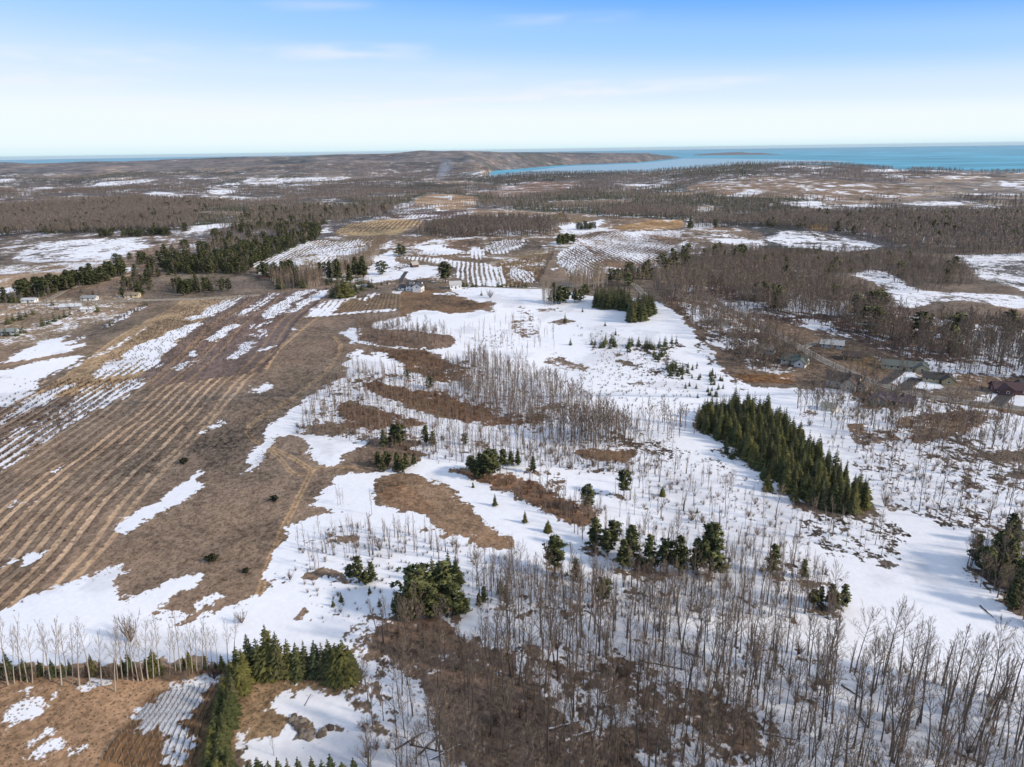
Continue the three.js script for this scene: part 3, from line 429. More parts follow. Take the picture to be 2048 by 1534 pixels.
// a leafless broad-leaved tree; o: h, r (trunk), base (where limbs begin, share of h), spread (limb length / h), limbs, subs, twigs, tw (twig width), sides, bark, twig
function bareTree(seed, o) {
  const r = rngOf(seed), T = new Bush(), C = new Bush(), h = o.h, stems = o.stems || 1;
  for (let s = 0; s < stems; s++) {
    const ph = r() * 6.28, lean = (o.lean ?? 0.05) * (0.4 + r()) * (stems > 1 ? 2.2 : 1), hh = h * (s ? 0.75 + 0.2 * r() : 1), w1 = r() * 6, w2 = r() * 6;
    const axis = (t) => { const k = lean * h * t * t + 0.012 * h * Math.sin(t * 5 + w1) * t; return [Math.cos(ph) * k + 0.01 * h * Math.sin(t * 7 + w2) * t + (s ? 0.25 * Math.cos(ph) : 0), t * hh, Math.sin(ph) * k + (s ? 0.25 * Math.sin(ph) : 0)]; };
    const n = o.seg || 7, pts = [], rad = []; for (let k = 0; k <= n; k++) { const t = k / n; pts.push(axis(t)); rad.push(o.r * (1 - t * 0.93) * (k === 0 ? 1.25 : 1)); }
    T.tube(pts, rad, o.sides || 6, tint(o.bark, 0.15, r));
    const limbs = Math.round(o.limbs / (stems > 1 ? stems * 0.7 : 1)); let az = r() * 6.28;
    for (let k = 0; k < limbs; k++) {
      const f = (k + 0.5 * r()) / limbs, t = lerp(o.base, 0.97, f), a = axis(t); az += 2.4 + (r() - 0.5) * 0.8;
      const len = o.spread * h * (1 - f * 0.62) * (0.65 + 0.6 * r()), el = lerp(o.up ?? 0.7, 1.25, f * 0.8) + (r() - 0.5) * 0.3;
      const pt = (q) => { const e = el + q * 0.28, x = len * q; return [a[0] + Math.cos(az) * Math.cos(e) * x, a[1] + Math.sin(e) * x, a[2] + Math.sin(az) * Math.cos(e) * x]; };
      const lr = Math.min(o.r * (1 - t * 0.9), len * 0.022) * 0.75, ls = o.ls || 3, lp = [], lq = []; for (let q = 0; q <= ls; q++) { const b = pt(q / ls); if (q) { b[0] += (r() - 0.5) * len * 0.06; b[2] += (r() - 0.5) * len * 0.06; } lp.push(b); lq.push(Math.max(lr * (1 - q / ls), 0.008)); }
      (o.lod ? C : T).tube(lp, lq, 3, tint(o.lod ? o.twig : o.bark, 0.2, r));
      for (let m = 0; m < o.subs; m++) {
        const q = 0.2 + 0.8 * (m + r()) / o.subs, b = pt(q), sl = len * (0.28 + 0.3 * r()) * (1.15 - q * 0.5), sa = az + (r() - 0.5) * 2.6, se = el + 0.1 + (r() - 0.4) * 0.7;
        const e = [b[0] + Math.cos(sa) * Math.cos(se) * sl, b[1] + Math.sin(se) * sl, b[2] + Math.sin(sa) * Math.cos(se) * sl], out = [Math.cos(sa), 0.5, Math.sin(sa)];
        const cc = tint(o.twig, 0.35, r);
        if (o.lod) C.blade(b, e, o.tw * 1.5, cc, out, [r() - 0.5, 0.2, r() - 0.5]); else C.tube([b, e], [Math.max(0.014, o.tw * 0.32), 0.01], 3, cc);
        for (let g = 0; g < o.twigs; g++) {
          const w = 0.15 + 0.85 * r(), c0 = [lerp(b[0], e[0], w), lerp(b[1], e[1], w), lerp(b[2], e[2], w)], ta = sa + (r() - 0.5) * 3, te = se + (r() - 0.35) * 1.1, tl = sl * (0.25 + 0.4 * r());
          C.blade(c0, [c0[0] + Math.cos(ta) * Math.cos(te) * tl, c0[1] + Math.sin(te) * tl, c0[2] + Math.sin(ta) * Math.cos(te) * tl], o.tw * (0.5 + 0.5 * r()), tint(cc, 0.25, r), out, [r() - 0.5, r() - 0.5, r() - 0.5]);
        }
      }
    }
  }
  return { trunk: T.build(), crown: C.build(), h };
}
// a spruce: whorls of drooping boughs
function spruce(seed, o) {
  const r = rngOf(seed), T = new Bush(), C = new Bush(), h = o.h, R0 = o.R;
  T.tube([[0, 0, 0], [0, h * 0.6, 0], [0, h * 0.97, 0]], [h * 0.016, h * 0.009, 0.02], 5, [0.09, 0.07, 0.055]);
  const N = o.levels; let az = 0;
  for (let k = 0; k < N; k++) {
    const f = (k + 0.4 * r()) / N, y = h * lerp(o.low ?? 0.05, 0.985, f), R = R0 * Math.pow(1 - f, 0.8) * (0.85 + 0.3 * r()) + 0.06 * h * (1 - f) * 0.3, n = Math.max(3, Math.round(o.per * (0.45 + 0.75 * (1 - f))));
    for (let b = 0; b < n; b++) {
      az += 6.283 / n + (r() - 0.5) * 0.5; const L = R * (r() < 0.08 ? 0.4 : 0.68 + 0.6 * r()), dr = (0.10 + 0.22 * (1 - f)) * L, up = 0.06 * h * (1 - f) * 0.4;
      const ca = Math.cos(az), sa = Math.sin(az), w = L * (0.17 + 0.10 * r()) + 0.10, c = tint(o.c, 0.7, r), yy = y + (r() - 0.5) * h / N * 0.8;
      const tip = [ca * L, yy - dr + 0.10 * L, sa * L], s = [ca * L * 0.06, yy + up, sa * L * 0.06], q = 0.62, ml = [ca * L * q - sa * w, yy - dr * 0.75, sa * L * q + ca * w], mr = [ca * L * q + sa * w, yy - dr * 0.75, sa * L * q - ca * w], top = [ca * L * 0.55, yy - dr * 0.2 + 0.12 * L, sa * L * 0.55];
      const no = [ca * 0.9, 0.75, sa * 0.9], nl = [ca * 0.7 - sa * 0.5, 0.6, sa * 0.7 + ca * 0.5], nr = [ca * 0.7 + sa * 0.5, 0.6, sa * 0.7 - ca * 0.5];
      C.tri(s, ml, top, nl, c); C.tri(s, top, mr, nr, c); C.tri(top, ml, tip, nl, tint(c, 0.4, r)); C.tri(top, tip, mr, nr, tint(c, 0.4, r));
      for (let g = 0; g < (o.sprigs ?? 5); g++) { const t = 0.35 + 0.6 * r(), ang = az + (r() - 0.5) * 1.3, l = L * 0.26 + 0.1, x = ca * L * t, z = sa * L * t, y0 = yy - dr * t + 0.05; C.blade([x, y0, z], [x + Math.cos(ang) * l, y0 + (r() - 0.45) * l * 0.9, z + Math.sin(ang) * l], 0.3 * l + 0.06, tint(c, 0.6, r), no, [0, 1, 0.2]); }
    }
  }
  for (let g = 0; g < 4; g++) C.blade([0, h * 0.93, 0], [(r() - 0.5) * 0.2, h * (1 + 0.02 * r()), (r() - 0.5) * 0.2], 0.16, tint(o.c, 0.4, r), [r() - 0.5, 1, r() - 0.5], [r() - 0.5, 0, r() - 0.5]);
  return { trunk: T.build(), crown: C.build(), h };
}
// a white pine: tufted boughs in loose tiers round a bare trunk
function pine(seed, o) {
  const r = rngOf(seed), T = new Bush(), C = new Bush(), h = o.h;
  T.tube([[0, 0, 0], [0.02 * h, h * 0.5, 0], [0, h * 0.95, 0.01 * h]], [h * 0.02, h * 0.013, 0.02], 5, [0.10, 0.08, 0.065]);
  let az = r() * 6;
  for (let k = 0; k < o.boughs; k++) {
    const f = (k + 0.5 * r()) / o.boughs, y = h * lerp(o.low, 0.96, f), L = o.R * (o.round ? Math.sqrt(Math.max(0.05, 1 - (f * 1.7 - 0.75) ** 2)) : Math.pow(1 - f, 0.6)) * (0.7 + 0.5 * r()) + 0.2; az += 2.4 + (r() - 0.5);
    const e = [Math.cos(az) * L, y + L * (0.12 + 0.2 * r()), Math.sin(az) * L]; T.tube([[0, y - 0.2, 0], e], [h * 0.005 + 0.015, 0.012], 3, [0.10, 0.08, 0.065]);
    const puffs = Math.max(2, Math.round(o.puffs * L / o.R));
    for (let m = 0; m < puffs; m++) {
      const q = 0.35 + 0.7 * (m + r()) / puffs, pc = [e[0] * q + (r() - 0.5) * L * 0.4, y + (e[1] - y) * q + 0.15 + (r() - 0.3) * h * 0.03, e[2] * q + (r() - 0.5) * L * 0.4], pr = h * (o.pr ?? 1) * (0.055 + 0.03 * r()), c = tint(o.c, 0.75, r);
      for (let g = 0; g < o.needles; g++) {
        const t = r() * 6.28, u = r() * 1.5 - 0.5, s = Math.sqrt(Math.max(0, 1 - u * u)), d = [Math.cos(t) * s, u, Math.sin(t) * s], a = [pc[0] + d[0] * pr * 0.35, pc[1] + d[1] * pr * 0.25, pc[2] + d[2] * pr * 0.35];
        C.blade(a, [pc[0] + d[0] * pr * (0.95 + 0.5 * r()), pc[1] + d[1] * pr * 0.85 + 0.12 * pr, pc[2] + d[2] * pr * (0.95 + 0.5 * r())], pr * (0.5 + 0.35 * r()), tint(c, 0.4, r), [d[0] + Math.cos(az) * 0.3, d[1] + 0.55, d[2] + Math.sin(az) * 0.3], [r() - 0.5, r() - 0.5, r() - 0.5]);
      }
    }
  }
  return { trunk: T.build(), crown: C.build(), h };
}
// a bare shrub or a low juniper
function shrub(seed, o) {
  const r = rngOf(seed), T = new Bush(), C = new Bush(), h = o.h;
  for (let k = 0; k < o.stems; k++) {
    const a = r() * 6.28, e = 0.85 + 0.65 * r(), l = h * (0.75 + 0.45 * r()), m = [Math.cos(a) * Math.cos(e) * l * 0.5, Math.sin(e) * l * 0.5, Math.sin(a) * Math.cos(e) * l * 0.5], t = [m[0] * 1.8 + (r() - 0.5) * 0.2 * h, Math.sin(e + 0.2) * l, m[2] * 1.8 + (r() - 0.5) * 0.2 * h];
    T.tube([[0, 0, 0], m, t], [0.03, 0.022, 0.009], 3, tint(o.c, 0.3, r));
    for (let g = 0; g < o.twigs; g++) { const q = 0.2 + 0.8 * r(), b = q < 0.5 ? m.map((x) => x * q * 2) : m.map((x, i) => lerp(x, t[i], q * 2 - 1)), ta = a + (r() - 0.5) * 3, te = e + (r() - 0.4), tl = h * (0.15 + 0.25 * r()); C.blade(b, [b[0] + Math.cos(ta) * Math.cos(te) * tl, b[1] + Math.sin(te) * tl, b[2] + Math.sin(ta) * Math.cos(te) * tl], o.tw, tint(o.c, 0.5, r), [Math.cos(ta), 0.6, Math.sin(ta)], [r() - 0.5, r() - 0.5, r() - 0.5]); }
  }
  return { trunk: T.build(), crown: C.build(), h };
}
const BARK = [0.135, 0.112, 0.094], TWIG = [0.255, 0.20, 0.155], PALE = [0.44, 0.38, 0.31], PALETWIG = [0.33, 0.255, 0.18], GREY = [0.21, 0.17, 0.14], GREYTWIG = [0.26, 0.195, 0.145];
const GREEN = [0.072, 0.078, 0.030], OLIVE = [0.105, 0.102, 0.032], PINEGREEN = [0.108, 0.120, 0.050];
const seq = (n, f) => [...Array(n).keys()].map(f);
// each kind: full shapes for single trees, lighter ones for trees further off
const KINDS = {
  maple: { full: seq(7, (i) => bareTree(100 + i, { h: 16, r: 0.15 + 0.025 * (i % 3), base: [0.40, 0.5, 0.34, 0.55, 0.45, 0.3, 0.48][i], spread: [0.22, 0.30, 0.26, 0.34, 0.20, 0.29, 0.24][i], up: [0.8, 0.6, 0.7, 0.5, 0.95, 0.75, 0.65][i], limbs: 16, subs: 6, twigs: 10, tw: 0.05, bark: BARK, twig: TWIG, lean: 0.07 })), mid: seq(5, (i) => bareTree(150 + i, { h: 16, r: 0.18, base: 0.38, spread: 0.27, limbs: 13, subs: 5, twigs: 6, tw: 0.16, bark: BARK, twig: [0.25, 0.205, 0.168], lean: 0.06, sides: 4, seg: 3, ls: 1, lod: 1 })), far: seq(5, (i) => bareTree(170 + i, { h: 16, r: 0.2, base: 0.36, spread: 0.30, limbs: 10, subs: 4, twigs: 3, tw: 0.45, bark: BARK, twig: [0.275, 0.232, 0.20], lean: 0.05, sides: 3, seg: 1, ls: 1, lod: 1 })) },
  sapling: { full: seq(6, (i) => bareTree(200 + i, { h: 9, r: 0.075 + 0.01 * (i % 3), base: 0.22 + 0.1 * (i % 2), spread: i % 3 ? 0.17 : 0.24, limbs: 16, subs: 3, twigs: 7, tw: 0.05, bark: GREY, twig: GREYTWIG, lean: 0.05, up: 0.95, sides: 4, seg: 5, ls: 2, stems: i % 3 === 2 ? 3 : 1 })), mid: seq(5, (i) => bareTree(230 + i, { h: 9, r: 0.09, base: 0.25, spread: 0.19, limbs: 11, subs: 3, twigs: 5, tw: 0.11, bark: GREY, twig: GREYTWIG, lean: 0.05, up: 0.95, sides: 3, seg: 3, ls: 1, lod: 1, stems: i % 3 === 2 ? 2 : 1 })) },
  poplar: { full: seq(5, (i) => bareTree(300 + i, { h: 19, r: 0.17, base: 0.5 - 0.07 * (i % 3), spread: 0.22, limbs: 13, subs: 5, twigs: 8, tw: 0.05, bark: PALE, twig: PALETWIG, lean: 0.06, up: 0.8 })), mid: seq(3, (i) => bareTree(330 + i, { h: 19, r: 0.2, base: 0.15, spread: 0.25, limbs: 16, subs: 4, twigs: 5, tw: 0.13, bark: PALE, twig: [0.30, 0.225, 0.155], up: 1.05, sides: 4, seg: 3, ls: 1, lod: 1 })) },
  spruce: { full: seq(8, (i) => spruce(400 + i, { h: 11, R: [1.7, 2.3, 2.7, 2.0, 2.5, 1.5, 2.2, 2.9][i], levels: [19, 17, 16, 20, 15, 18, 21, 17][i], per: [12, 14, 15, 12, 14, 11, 13, 15][i], low: [0.05, 0.1, 0.03, 0.14, 0.04, 0.08, 0.02, 0.06][i], c: [GREEN, OLIVE, [0.055, 0.064, 0.024], [0.085, 0.082, 0.034], GREEN, [0.095, 0.09, 0.042], [0.062, 0.072, 0.034], OLIVE][i] })), mid: seq(4, (i) => spruce(430 + i, { h: 11, R: 2.2, levels: 11, per: 7, sprigs: 1, c: [GREEN, [0.048, 0.056, 0.024]][i % 2] })), far: seq(3, (i) => spruce(450 + i, { h: 11, R: 2.4, levels: 6, per: 5, sprigs: 0, c: [0.085, 0.092, 0.05] })) },
  pine: { full: seq(5, (i) => pine(500 + i, { h: 13, R: 2.45 + 0.4 * (i % 2), low: [0.06, 0.14, 0.1, 0.2, 0.05][i], boughs: 40, puffs: 5, needles: 13, round: i === 3, c: PINEGREEN })), mid: seq(4, (i) => pine(530 + i, { h: 13, R: 3.2, low: 0.08, boughs: 26, puffs: 4, needles: 9, pr: 1.35, round: i % 2, c: PINEGREEN })) },
  bush: { full: seq(4, (i) => shrub(600 + i, { h: 3, stems: 34, twigs: 9, tw: 0.05, c: [TWIG, GREYTWIG, [0.15, 0.09, 0.07], [0.2, 0.15, 0.11]][i] })) },
  tuft: { full: seq(4, (i) => { const r = rngOf(700 + i), C = new Bush(), c = [[0.42, 0.32, 0.21], [0.34, 0.26, 0.175], [0.27, 0.205, 0.15], [0.38, 0.29, 0.205]][i]; for (let k = 0; k < 22; k++) { const a = r() * 6.28, d = 0.35 * r(), l = 0.3 + 0.4 * r(), x = Math.cos(a) * d, z = Math.sin(a) * d; C.blade([x, 0, z], [x * 1.5 + (r() - 0.5) * 0.35, l, z * 1.5 + (r() - 0.5) * 0.35], 0.09, tint(c, 0.5, r), [(r() - 0.5) * 0.8, 1, (r() - 0.5) * 0.8], [r() - 0.5, 0, r() - 0.5]); } return { trunk: new Bush().build(), crown: C.build(), h: 0.6 }; }) },
  juniper: { full: seq(2, (i) => pine(640 + i, { h: 2.2, R: 1.6, low: 0.08, boughs: 22, puffs: 4, needles: 14, pr: 3.4, round: 1, c: [0.045, 0.052, 0.026] })) },
  sprucelet: { full: seq(3, (i) => spruce(660 + i, { h: 3.4, R: 0.85, levels: 11, per: 8, sprigs: 2, c: GREEN })) },
};
const COUNT = {};
const PLACED = [], SINGLE_MAX = { maple: 300, sapling: 300, poplar: 80, spruce: 300, pine: 120, bush: 110, tuft: 0, juniper: 12, sprucelet: 120 };
const NAMES = { maple: ['bare_tree', 'bare tree'], sapling: ['bare_sapling', 'sapling'], poplar: ['pale_tree', 'pale tree'], spruce: ['spruce_tree', 'spruce'], pine: ['pine_tree', 'pine'], bush: ['bare_shrub', 'shrub'], tuft: ['grass_tuft', 'grass'], juniper: ['juniper_bush', 'juniper'], sprucelet: ['young_spruce', 'young spruce'] };
// plants wait in PLACED until all are known: the ones that show largest become things of their own, the others one stuff object per wood
function plant(kind, g, h, label, group, wood, tone = 1) { PLACED.push({ kind, x: g.x, y: g.y ?? H(g.x, g.z), z: g.z, h, label, group, wood, tone, turn: rnd() * 6.28, pick: rnd() }); }
const one = (kind, bx, by, top, label) => { const g = ground(bx, by); plant(kind, g, heightFor(g, top), label); };
const NTH = 'first second third fourth fifth sixth seventh eighth ninth tenth eleventh twelfth thirteenth fourteenth fifteenth sixteenth seventeenth eighteenth nineteenth twentieth'.split(' ');
const nth = (k) => k < 20 ? NTH[k] : k < 29 ? 'twenty-' + NTH[k - 20] : k === 29 ? 'thirtieth' : 'thirty-' + NTH[k - 30];
const some = (kind, label, group, ...pts) => {                     // several of a kind; a # in the label becomes first, second ... counted from the left of the photo
  const list = []; for (let i = 0; i < pts.length; i += 3) list.push([pts[i], pts[i + 1], pts[i + 2]]); list.sort((a, b) => a[0] - b[0]);
  list.forEach((p, i) => { const g = ground(p[0], p[1]); plant(kind, g, heightFor(g, p[2]), label.replace('#', nth(i)), group); });
};
function scatter(P, spacing, f, jitter = 0.85, seed = 3) {
  const r = rngOf(seed + P.length * 31 + Math.round(Math.abs(P[0][0]))); let a = Infinity, b = -Infinity, c = Infinity, d = -Infinity; for (const q of P) { a = Math.min(a, q[0]); b = Math.max(b, q[0]); c = Math.min(c, q[1]); d = Math.max(d, q[1]); }
  for (let z = c; z < d; z += spacing) for (let x = a; x < b; x += spacing) { const X = x + (r() - 0.5) * spacing * jitter * 2, Z = z + (r() - 0.5) * spacing * jitter * 2; const u = r(), v = r(); if (inside(P, X, Z)) f(X, Z, u, v); }
}
// wood(label of the single trees, their group, label of the mass behind, spacing, lowest, highest, mix of kinds, outline)
function wood(label, group, mass, spacing, h0, h1, mix, ...pts) {
  const kinds = Object.keys(mix), total = kinds.reduce((s, k) => s + mix[k], 0), P = world(pts);
  scatter(P, spacing, (x, z, u, v) => {
    let t = u * total, k = kinds[0]; for (k of kinds) { t -= mix[k]; if (t <= 0) break; }
    const s = k === 'spruce' ? 0.85 : k === 'sapling' ? 0.75 : k === 'bush' ? 0.2 : k === 'sprucelet' ? 0.25 : 1;
    plant(k, { x, z }, lerp(h0, h1, v) * s, label[k] ?? label, group[k] ?? group, mass, 0.85 + 0.35 * nz(1, x / 6, z / 6));
  });
}
// ------------------------------------------------------------------ where the plants stand
// -- lower left: pale trees in a row before dark spruces
{
  const r = rngOf(9), xs = [16, 1370, 29, 1367, 42, 1362, 55, 1365, 65, 1365, 88, 1352, 100, 1358, 112, 1355, 123, 1370, 133, 1362, 146, 1368, 159, 1372, 181, 1372, 203, 1370, 231, 1383, 235, 1360, 245, 1358, 255, 1360, 267, 1362, 276, 1362, 286, 1362, 296, 1358, 307, 1357, 319, 1352, 340, 1352, 352, 1348, 362, 1348, 374, 1347, 385, 1345, 394, 1343, 405, 1340, 415, 1340, 424, 1336, 435, 1332, 456, 1327, 467, 1325, -12, 1372, -30, 1374, -52, 1375];
  const row = []; for (let i = 0; i < xs.length; i += 2) row.push(xs[i], xs[i + 1], 1228 + 34 * r()); some('poplar', 'tall pale-barked leafless tree, # from the left in the row before dark spruces', 'pale trees in the row along the grass field', ...row);
  const back = []; for (let i = 0; i < 34; i++) if (i % 4 !== 2) back.push(-60 + i * 15.2 + 6 * r(), 1356 - i * 0.5 + 6 * (r() - 0.5), 1296 + 30 * r()); some('spruce', 'small dark spruce, # from the left behind the row of pale trees', 'dark spruces behind the pale trees', ...back);
  for (let i = 0; i < 60; i++) some('bush', 'grey brushy shrub under the row of pale trees', 'shrubs under the pale trees', -20 + 480 * r(), 1362 - 22 * r(), 1336 + 6 * r());
}
some('spruce', 'dark green spruce, # from the left in the hedge above the tan yard', 'spruces of the hedge above the yard', 502, 1345, 1266, 520, 1350, 1275, 541, 1345, 1248, 560, 1352, 1262, 580, 1348, 1276, 597, 1350, 1284, 613, 1347, 1280, 634, 1350, 1279, 648, 1354, 1284, 662, 1354, 1277, 676, 1357, 1284, 690, 1358, 1277, 702, 1358, 1290);
some('spruce', 'olive green spruce in the hedge between vineyard and yard', 'spruces of the hedge between vineyard and yard', 478, 1352, 1290, 490, 1362, 1296, 466, 1370, 1318, 482, 1380, 1322, 452, 1398, 1345, 468, 1402, 1340, 446, 1424, 1368, 462, 1430, 1370, 440, 1450, 1392, 456, 1455, 1395, 434, 1478, 1420, 450, 1482, 1422, 428, 1506, 1446, 446, 1512, 1450, 424, 1536, 1476, 442, 1540, 1480, 460, 1548, 1492, 420, 1568, 1505, 440, 1575, 1512, 462, 1580, 1518, 480, 1580, 1522);
some('spruce', 'spruce top, # from the left along the lower edge of the snowy yard', 'spruces below the yard', 505, 1588, 1519, 523, 1585, 1512, 545, 1588, 1520, 563, 1585, 1513, 582, 1586, 1514, 603, 1585, 1512, 630, 1583, 1511, 650, 1588, 1518, 667, 1582, 1506, 690, 1590, 1522, 712, 1582, 1514);
one('sapling', 548, 1511, 1462, 'lone thin sapling on snow in the yard');
// -- pines and spruces of the middle slope
some('pine', 'broad dark green pine, # from the left in the clump above the bare wood', 'pines of the clump above the bare wood', 800, 1236, 1186, 838, 1228, 1138, 862, 1236, 1178, 888, 1216, 1122, 905, 1232, 1168, 925, 1228, 1186, 872, 1216, 1150, 822, 1238, 1176);
some('spruce', 'brownish spruce top, # from the left behind the big pine clump', 'spruces at the back of the pine clump', 866, 1170, 1112, 898, 1160, 1097, 912, 1166, 1112);
some('pine', 'small green pine, # from the left right of the big pine clump', 'small pines beside the big pine clump', 968, 1205, 1172, 1002, 1190, 1162, 1012, 1198, 1170, 958, 1212, 1186);
some('pine', 'pine, # from the left in the small clump on the brown knoll', 'pines on the brown knoll', 718, 1166, 1112, 744, 1164, 1124, 700, 1160, 1130, 732, 1170, 1140);
one('pine', 1110, 1146, 1075, 'full conical pine alone beside the shaded snow'); one('pine', 1151, 1158, 1116, 'short rounded pine just right of the full conical pine'); one('pine', 1206, 1206, 1157, 'round-crowned pine alone among bare trees on snow');
some('pine', 'tall pine, # from the left in the ragged row across the snowy slope', 'tall pines of the ragged row', 1246, 1140, 1080, 1298, 1140, 1068, 1332, 1142, 1080, 1358, 1150, 1072, 1392, 1142, 1076, 1418, 1152, 1046, 1190, 1100, 1035, 1262, 1120, 1050, 1228, 1092, 1042, 1420, 1135, 1072, 1215, 1112, 1060);
one('pine', 1176, 1022, 972, 'dark bushy pine at the end of the brown thicket'); one('pine', 1248, 992, 940, 'slim dark pine among bare trees above the snow gap'); one('pine', 1066, 946, 912, 'small pine beside the speckled snow');
some('pine', 'green pine, # from the left in the clump at the snowy track bend', 'pines at the bend of the snowy track', 942, 945, 912, 960, 958, 905, 978, 960, 900, 990, 945, 898, 1006, 936, 898, 1022, 932, 902, 1036, 932, 902, 950, 952, 920, 970, 946, 904);
some('pine', 'bushy pine, # from the left in the clump below the small snow patch', 'pines below the small snow patch', 757, 932, 903, 775, 938, 904, 795, 942, 905, 812, 938, 906, 828, 932, 908, 766, 943, 915, 805, 946, 918);
some('pine', 'small pine, # from the left among the brown shrubs of the slope', 'pines among the brown shrubs', 768, 893, 858, 788, 890, 848, 800, 892, 850, 852, 888, 850, 866, 892, 862, 930, 890, 866, 815, 760, 738, 860, 778, 752);
some('spruce', 'small spruce, # from the left on snow beside the brown meadow', 'small spruces beside the brown meadow', 990, 1012, 986, 1050, 1046, 1020, 1096, 1064, 1038, 946, 975, 962, 1325, 992, 970);
some('pine', 'dark pine, # from the left at the edge of the open snow', 'pines at the edge of the open snow', 1660, 1216, 1168, 1686, 1214, 1167, 1640, 1210, 1172, 1625, 1216, 1180, 1672, 1222, 1186); one('pine', 1545, 1150, 1088, 'dark thin pine left of the open snow'); one('pine', 1606, 1156, 1118, 'stunted pine near the tip of the sapling thicket');
some('maple', 'dark spreading tree, # from the left beyond the open snow', 'trees at the far side of the open snow', 1934, 1136, 1062, 1970, 1150, 1080, 1995, 1165, 1062, 2025, 1130, 1040, 2040, 1180, 1085, 1955, 1105, 1058, 2010, 1210, 1130, 2046, 1240, 1150, 2060, 1120, 1040, 2062, 1200, 1110);
wood({ maple: 'dark bare tree in the tangle beyond the open snow', bush: 'dark shrub in the tangle beyond the open snow', pine: 'small pine in the tangle beyond the open snow' }, { maple: 'bare trees beyond the open snow', bush: 'shrubs beyond the open snow', pine: 'small pines beyond the open snow' }, 'dark tangle beyond the open snow', 3.2, 8, 12, { maple: 4, bush: 3, pine: 0.6 }, 1925, 1140, 1950, 1100, 2085, 1060, 2085, 1260, 2015, 1230, 1960, 1175);
some('pine', 'dim green pine, # from the left under the spreading trees', 'pines under the spreading trees', 2000, 1160, 1105, 2022, 1220, 1165, 2030, 1180, 1120);
// -- junipers and lone shrubs of the brown hill
one('juniper', 549, 1002, 993, 'dark green juniper alone on the brown hill'); one('juniper', 368, 927, 918, 'dark juniper beside the pair of pale tracks'); one('juniper', 424, 1122, 1112, 'low green juniper on the lower brown hill'); one('juniper', 492, 1145, 1138, 'reddish brown cushion of juniper by the track');
one('bush', 600, 910, 897, 'grey round shrub at the edge of a snow tongue'); one('bush', 536, 917, 906, 'flat dark shrub beside the dirt track'); one('bush', 797, 972, 955, 'grey shrub at the top of the brown meadow'); one('bush', 765, 985, 968, 'dark shrub on the rim of the brown meadow'); one('bush', 760, 1101, 1078, 'round dark shrub alone on the snow'); one('bush', 1770, 1014, 985, 'pale bristling shrub beside the spruce plantation'); one('bush', 262, 1284, 1240, 'big reddish shrub on snow behind the pale trees'); one('bush', 484, 1246, 1226, 'dense dark shrub where the track meets the snow'); one('bush', 580, 1160, 1145, 'wispy pale shrub on snow right of the track');
one('sapling', 349, 1200, 1185, 'tiny lone tree on a snow tongue of the brown hill'); one('sapling', 744, 1030, 975, 'thin tree on the edge of the snow lobe'); some('sapling', 'slim tree, # from the left in the clump on the big snow lobe', 'slim trees of the clump on the snow lobe', 676, 1011, 972, 681, 1009, 970, 686, 1007, 975); one('maple', 1865, 909, 850, 'grey round-crowned tree above the leaf litter'); one('maple', 1106, 678, 649, 'dark lone tree on the white slope');
one('maple', 1750, 1090, 1030, 'upright bare tree beside the open snow'); one('maple', 1762, 1115, 1065, 'bare tree on the brown bank in open snow'); one('maple', 630, 1140, 1085, 'bare tree with dark foot above the knoll'); one('maple', 1715, 842, 800, 'bare tree in front of the pale shed');
// -- spruce plantation and blocks
wood('spruce in the long dense plantation on the snow', 'spruces of the long plantation', 'dense green mass of plantation spruces', 2.75, 9, 13, { spruce: 1 }, 1384, 850, 1420, 828, 1470, 814, 1520, 820, 1590, 872, 1662, 942, 1745, 1016, 1700, 1030, 1640, 1016, 1575, 990, 1515, 935, 1455, 890);
wood('spruce loosely standing along the front of the plantation', 'loose spruces in front of the plantation', 'spruces along the plantation edge', 4.7, 6, 10, { spruce: 1 }, 1384, 846, 1480, 880, 1530, 925, 1590, 985, 1655, 1014, 1560, 1004, 1500, 955, 1440, 900);
wood('spruce in the square block on the white slope', 'spruces of the square block', 'square block of spruces on the white slope', 3.2, 15, 18, { spruce: 1 }, 1185, 604, 1240, 598, 1262, 608, 1258, 622, 1192, 618);
wood('spruce in the block beside the lane', 'spruces of the block beside the lane', 'block of spruces beside the lane', 3.2, 15, 18, { spruce: 1 }, 1255, 640, 1262, 624, 1300, 612, 1309, 628, 1290, 643, 1268, 648);
wood('spruce in the strip across the white slope', 'spruces of the strip', 'strip of spruces across the white slope', 3.6, 6, 9, { spruce: 1 }, 1178, 690, 1230, 685, 1300, 690, 1350, 686, 1362, 692, 1310, 700, 1180, 696);
wood('spruce in the straggling clump below the strip', 'spruces below the strip', 'straggling spruces below the strip', 4, 5, 8, { spruce: 1 }, 1300, 695, 1335, 697, 1335, 725, 1312, 728); wood('spruce in the small dense clump by the lane', 'spruces of the small clump', 'small dense clump of spruces', 3.4, 5, 7, { spruce: 1 }, 1328, 742, 1345, 728, 1370, 738, 1365, 752, 1340, 756);
wood('tiny spruce scattered on the snow by the lane', 'tiny scattered spruces', 'tiny spruces on the snow', 6.2, 9, 17, { sprucelet: 1 }, 1360, 738, 1400, 728, 1450, 762, 1440, 800, 1400, 800, 1365, 775); wood('tiny spruce in the thick group by the lane', 'tiny spruces of the thick group', 'tiny spruces by the lane', 3.6, 14, 20, { sprucelet: 1 }, 1412, 745, 1436, 752, 1450, 775, 1425, 770);
wood('young spruce on snow above the big pine clump', 'young spruces above the pine clump', 'young spruces', 7, 7, 14, { sprucelet: 1 }, 650, 1180, 760, 1175, 800, 1210, 760, 1270, 640, 1230); wood('young spruce on the middle snow slope', 'young spruces of the middle slope', 'young spruces', 22, 8, 14, { sprucelet: 1 }, 1240, 1000, 1480, 980, 1560, 1080, 1250, 1060);
